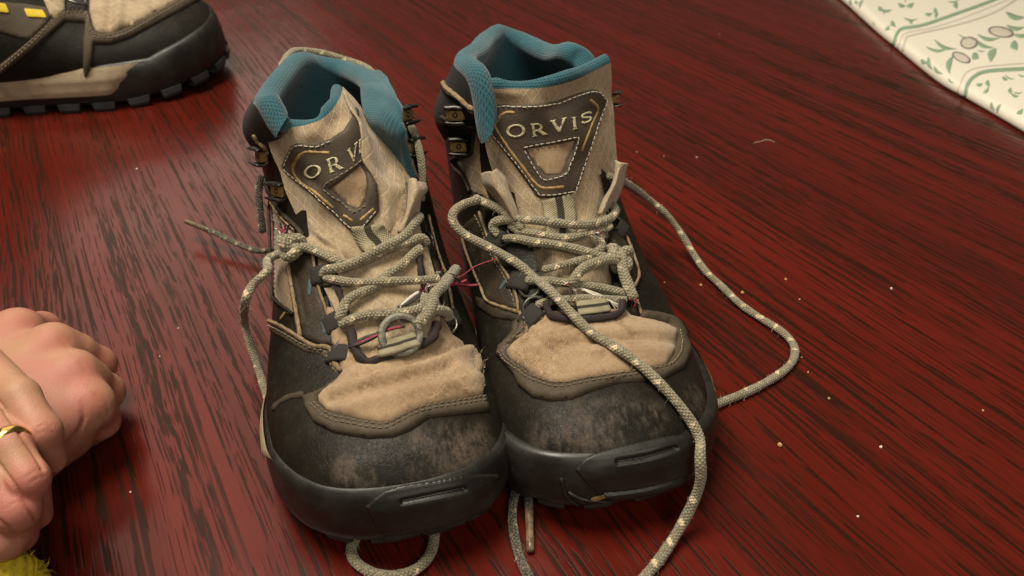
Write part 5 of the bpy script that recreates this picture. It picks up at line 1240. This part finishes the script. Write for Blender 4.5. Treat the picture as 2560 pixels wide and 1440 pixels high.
def build_person():
    root = empty("person", on_z(60, 1150, 0)); tag(root, "person with folded hands and a gold ring resting on the table edge", "person")
    kn = mat_skin([tuple(hz(x, y, z)-np.array(root.location)) for x, y, z in ((50, 822, .052), (132, 855, .058), (188, 925, .055), (222, 1000, .048), (255, 910, .032), (265, 985, .03), (252, 1045, .026), (102, 1072, .078), (70, 1190, .074), (44, 1262, .066))])
    def chain_(p, r): return chain([(x-16, y, z) for x, y, z in p], r)
    A = [(.010, chain_([(-70, 1150, .036), (62, 832, .046)], [.024, .0135])+chain_([(-70, 1150, .036), (148, 872, .048)], [.024, .0135])+chain_([(-60, 1160, .034), (200, 940, .045)], [.024, .0130])+chain_([(-40, 1170, .030), (236, 1012, .038)], [.024, .0125])+chain_([(-40, 1180, .026), (180, 1085, .022)], [.022, .014])+chain_([(-60, 1000, .034), (20, 880, .036)], [.026, .018])),
         (.004, chain_([(62, 832, .046), (120, 826, .030), (150, 860, .016)], [.0125, .0105, .0095])),
         (.004, chain_([(150, 868, .048), (205, 880, .040), (258, 912, .026), (240, 965, .014)], [.0125, .0100, .0100, .009])),
         (.004, chain_([(204, 936, .045), (240, 948, .038), (278, 980, .024), (250, 1020, .012)], [.0122, .0095, .0098, .0085])),
         (.004, chain_([(238, 1012, .038), (258, 1022, .030), (268, 1052, .018), (240, 1080, .010)], [.0118, .0098, .0092, .008]))]
    V, Fc = sdf_mesh(A, kall=.0045); V = relax(V, Fc); Nn = vnormals(V, Fc)
    if np.sum(Nn*(V-V.mean(0))) < 0: Fc = Fc[:, ::-1]; Nn = -Nn
    V = crease(V, Nn, [([(205, 1000+i*7), (215-i*3, 1040+i*8), (190-i*8, 1085+i*9)], .00045, 3.2) for i in range(0, 9, 2)]+[([(150, 850), (165, 862), (175, 880)], .0004, 4), ([(238, 985), (262, 1005), (275, 1030)], .0007, 4), ([(250, 1040), (262, 1058), (255, 1075)], .0007, 4), ([(200, 905), (215, 925)], .0004, 4), ([(160, 835), (178, 850)], .0004, 3)])
    V[:, 2] = np.maximum(V[:, 2], .0006)
    link_mesh("hand", V, Fc, kn, root)
    Bg = [(.006, chain([(-260, 900, .066), (-118, 835, .074)], [.020, .0105])+chain([(-270, 980, .066), (-125, 935, .073)], [.020, .0105])+chain([(-270, 1060, .062), (-130, 1050, .067)], [.020, .0105])+chain([(-270, 1140, .056), (-130, 1180, .054)], [.020, .0100])),
          (.003, chain([(-118, 835, .074), (50, 992, .077), (104, 1080, .070), (130, 1150, .052)], [.0100, .0082, .0080, .0062])),
          (.003, chain([(-125, 940, .073), (28, 1118, .074), (72, 1198, .067), (92, 1286, .034)], [.0096, .0079, .0078, .0066])),
          (.003, chain([(-130, 1060, .068), (-26, 1206, .066), (42, 1272, .058), (50, 1336, .032)], [.0100, .0089, .0088, .0076])),
          (.003, chain([(-130, 1200, .054), (-50, 1310, .048), (10, 1345, .040), (20, 1375, .020)], [.0098, .0090, .0088, .0078]))]
    V, Fc = sdf_mesh(Bg, h=.0010, kall=.0005); V = relax(V, Fc, 1); Nn = vnormals(V, Fc)
    if np.sum(Nn*(V-V.mean(0))) < 0: Fc = Fc[:, ::-1]; Nn = -Nn
    V = crease(V, Nn, [([(88, 1058), (106, 1048), (124, 1054)], .00035, 2.6), ([(94, 1070), (112, 1060), (130, 1066)], .00035, 2.6), ([(92, 1084), (112, 1078), (132, 1082)], .0003, 2.6), ([(66, 1192), (90, 1176), (112, 1172)], .0004, 2.8), ([(74, 1208), (96, 1194), (116, 1188)], .0004, 2.8), ([(18, 1270), (40, 1256), (62, 1252)], .0003, 2.8), ([(-20, 985), (12, 1026), (52, 1084), (92, 1142), (108, 1172)], .0014, 4.5), ([(-20, 1140), (10, 1180), (40, 1222), (70, 1262), (90, 1300)], .0014, 4.5), ([(-20, 1290), (20, 1322), (45, 1345)], .0012, 4.5)])
    hb = link_mesh("hand", V, Fc, kn, root)
    a, c = hz(28-10, 1118-11, .074), hz(28, 1118, .074); ax = (c-a)/np.linalg.norm(c-a); t = np.linspace(0, 2*np.pi, 65)
    u = np.cross(ax, [0, 0, 1]); u /= np.linalg.norm(u); v = np.cross(ax, u); rows = []
    for o, r in ((-.0028, .0078), (-.0027, .0088), (-.0016, .0093), (0, .0095), (.0016, .0093), (.0027, .0088), (.0028, .0078)): rows.append(a*.25+c*.75+ax*o+r*(np.cos(t)[:, None]*u+np.sin(t)[:, None]*v))
    link_mesh("ring", np.array(rows).reshape(-1, 3), grid_faces(7, 65), M['gold'], root)
    # knitted cuff
    C = [hz(-60, 1475, .020), hz(-20, 1450, .022), hz(20, 1440, .020), hz(55, 1450, .014), hz(75, 1490, .010)]
    P = catmull(C, 40); o = tube("sleeve", P, .010+.0008*np.sin(np.arange(40)*2.1), M['wool'], root, 16); fibres(P, .010, 9000, o, 'wool', (.002, .005), .00022)
build_person()

# ------------------------------------------------------------------ crumbs and fibres on the table
M_CRUMB = mat_simple("crumb", (.55, .34, .14), .8, nscale=900, amt=.4); M_SPECK = mat_simple("pale_speck", (.72, .64, .52), .7, nscale=900, amt=.3)
crumbs = [(2228, 721, .0011, 1), (1742, 393, .0009, 1), (1950, 1112, .0016, 0), (2202, 1117, .0010, 1), (1752, 712, .0011, 0), (1856, 731, .0013, 0), (1964, 698, .0010, 0), (2072, 996, .0009, 0), (2457, 1026, .0008, 0), (1661, 706, .0007, 0), (1999, 748, .0007, 0), (2145, 1291, .0007, 1), (2004, 893, .0006, 0), (1592, 380, .0006, 1), (1660, 390, .0005, 1), (342, 422, .0010, 1), (400, 891, .0005, 1), (446, 820, .0005, 1), (1798, 85, .0006, 1), (1860, 1000, .0005, 1), (2020, 930, .0005, 1), (326, 1230, .0006, 1)]
for x, y, r, k in crumbs:
    p = on_z(x, y, r*.55); r_ = np.random.default_rng(int(x)); V = []
    for i, z in enumerate((-.55, 0, .6)):
        for j in range(6):
            a = j*math.pi/3+i*.5; q = r*(1.0 if i == 1 else .6)*r_.uniform(.7, 1.2); V.append(p+np.array([q*math.cos(a), q*math.sin(a), z*r]))
    o = link_mesh("crumb", V, grid_faces(3, 6, True)+[(5, 4, 3, 2, 1, 0), (12, 13, 14, 15, 16, 17)], M_SPECK if k else M_CRUMB, None, False)
    where = "left of the boots" if x < 700 else ("beyond the boots to the right" if y < 420 else "right of the boots")
    tag(o, "tiny %s crumb on the red table %s" % ("pale" if k else "tan", where), "crumb", "%s crumbs %s" % ("pale" if k else "tan", where))
P = np.array([on_z(x, y, .0006) for x, y in ((1884, 357), (1900, 354), (1918, 349), (1930, 352), (1936, 356))]); o = tube("stray_hair", catmull(P, 16), .00016, M_SPECK, None, 5)
tag(o, "thin pale stray fibre lying on the table right of the boots", "fibre")
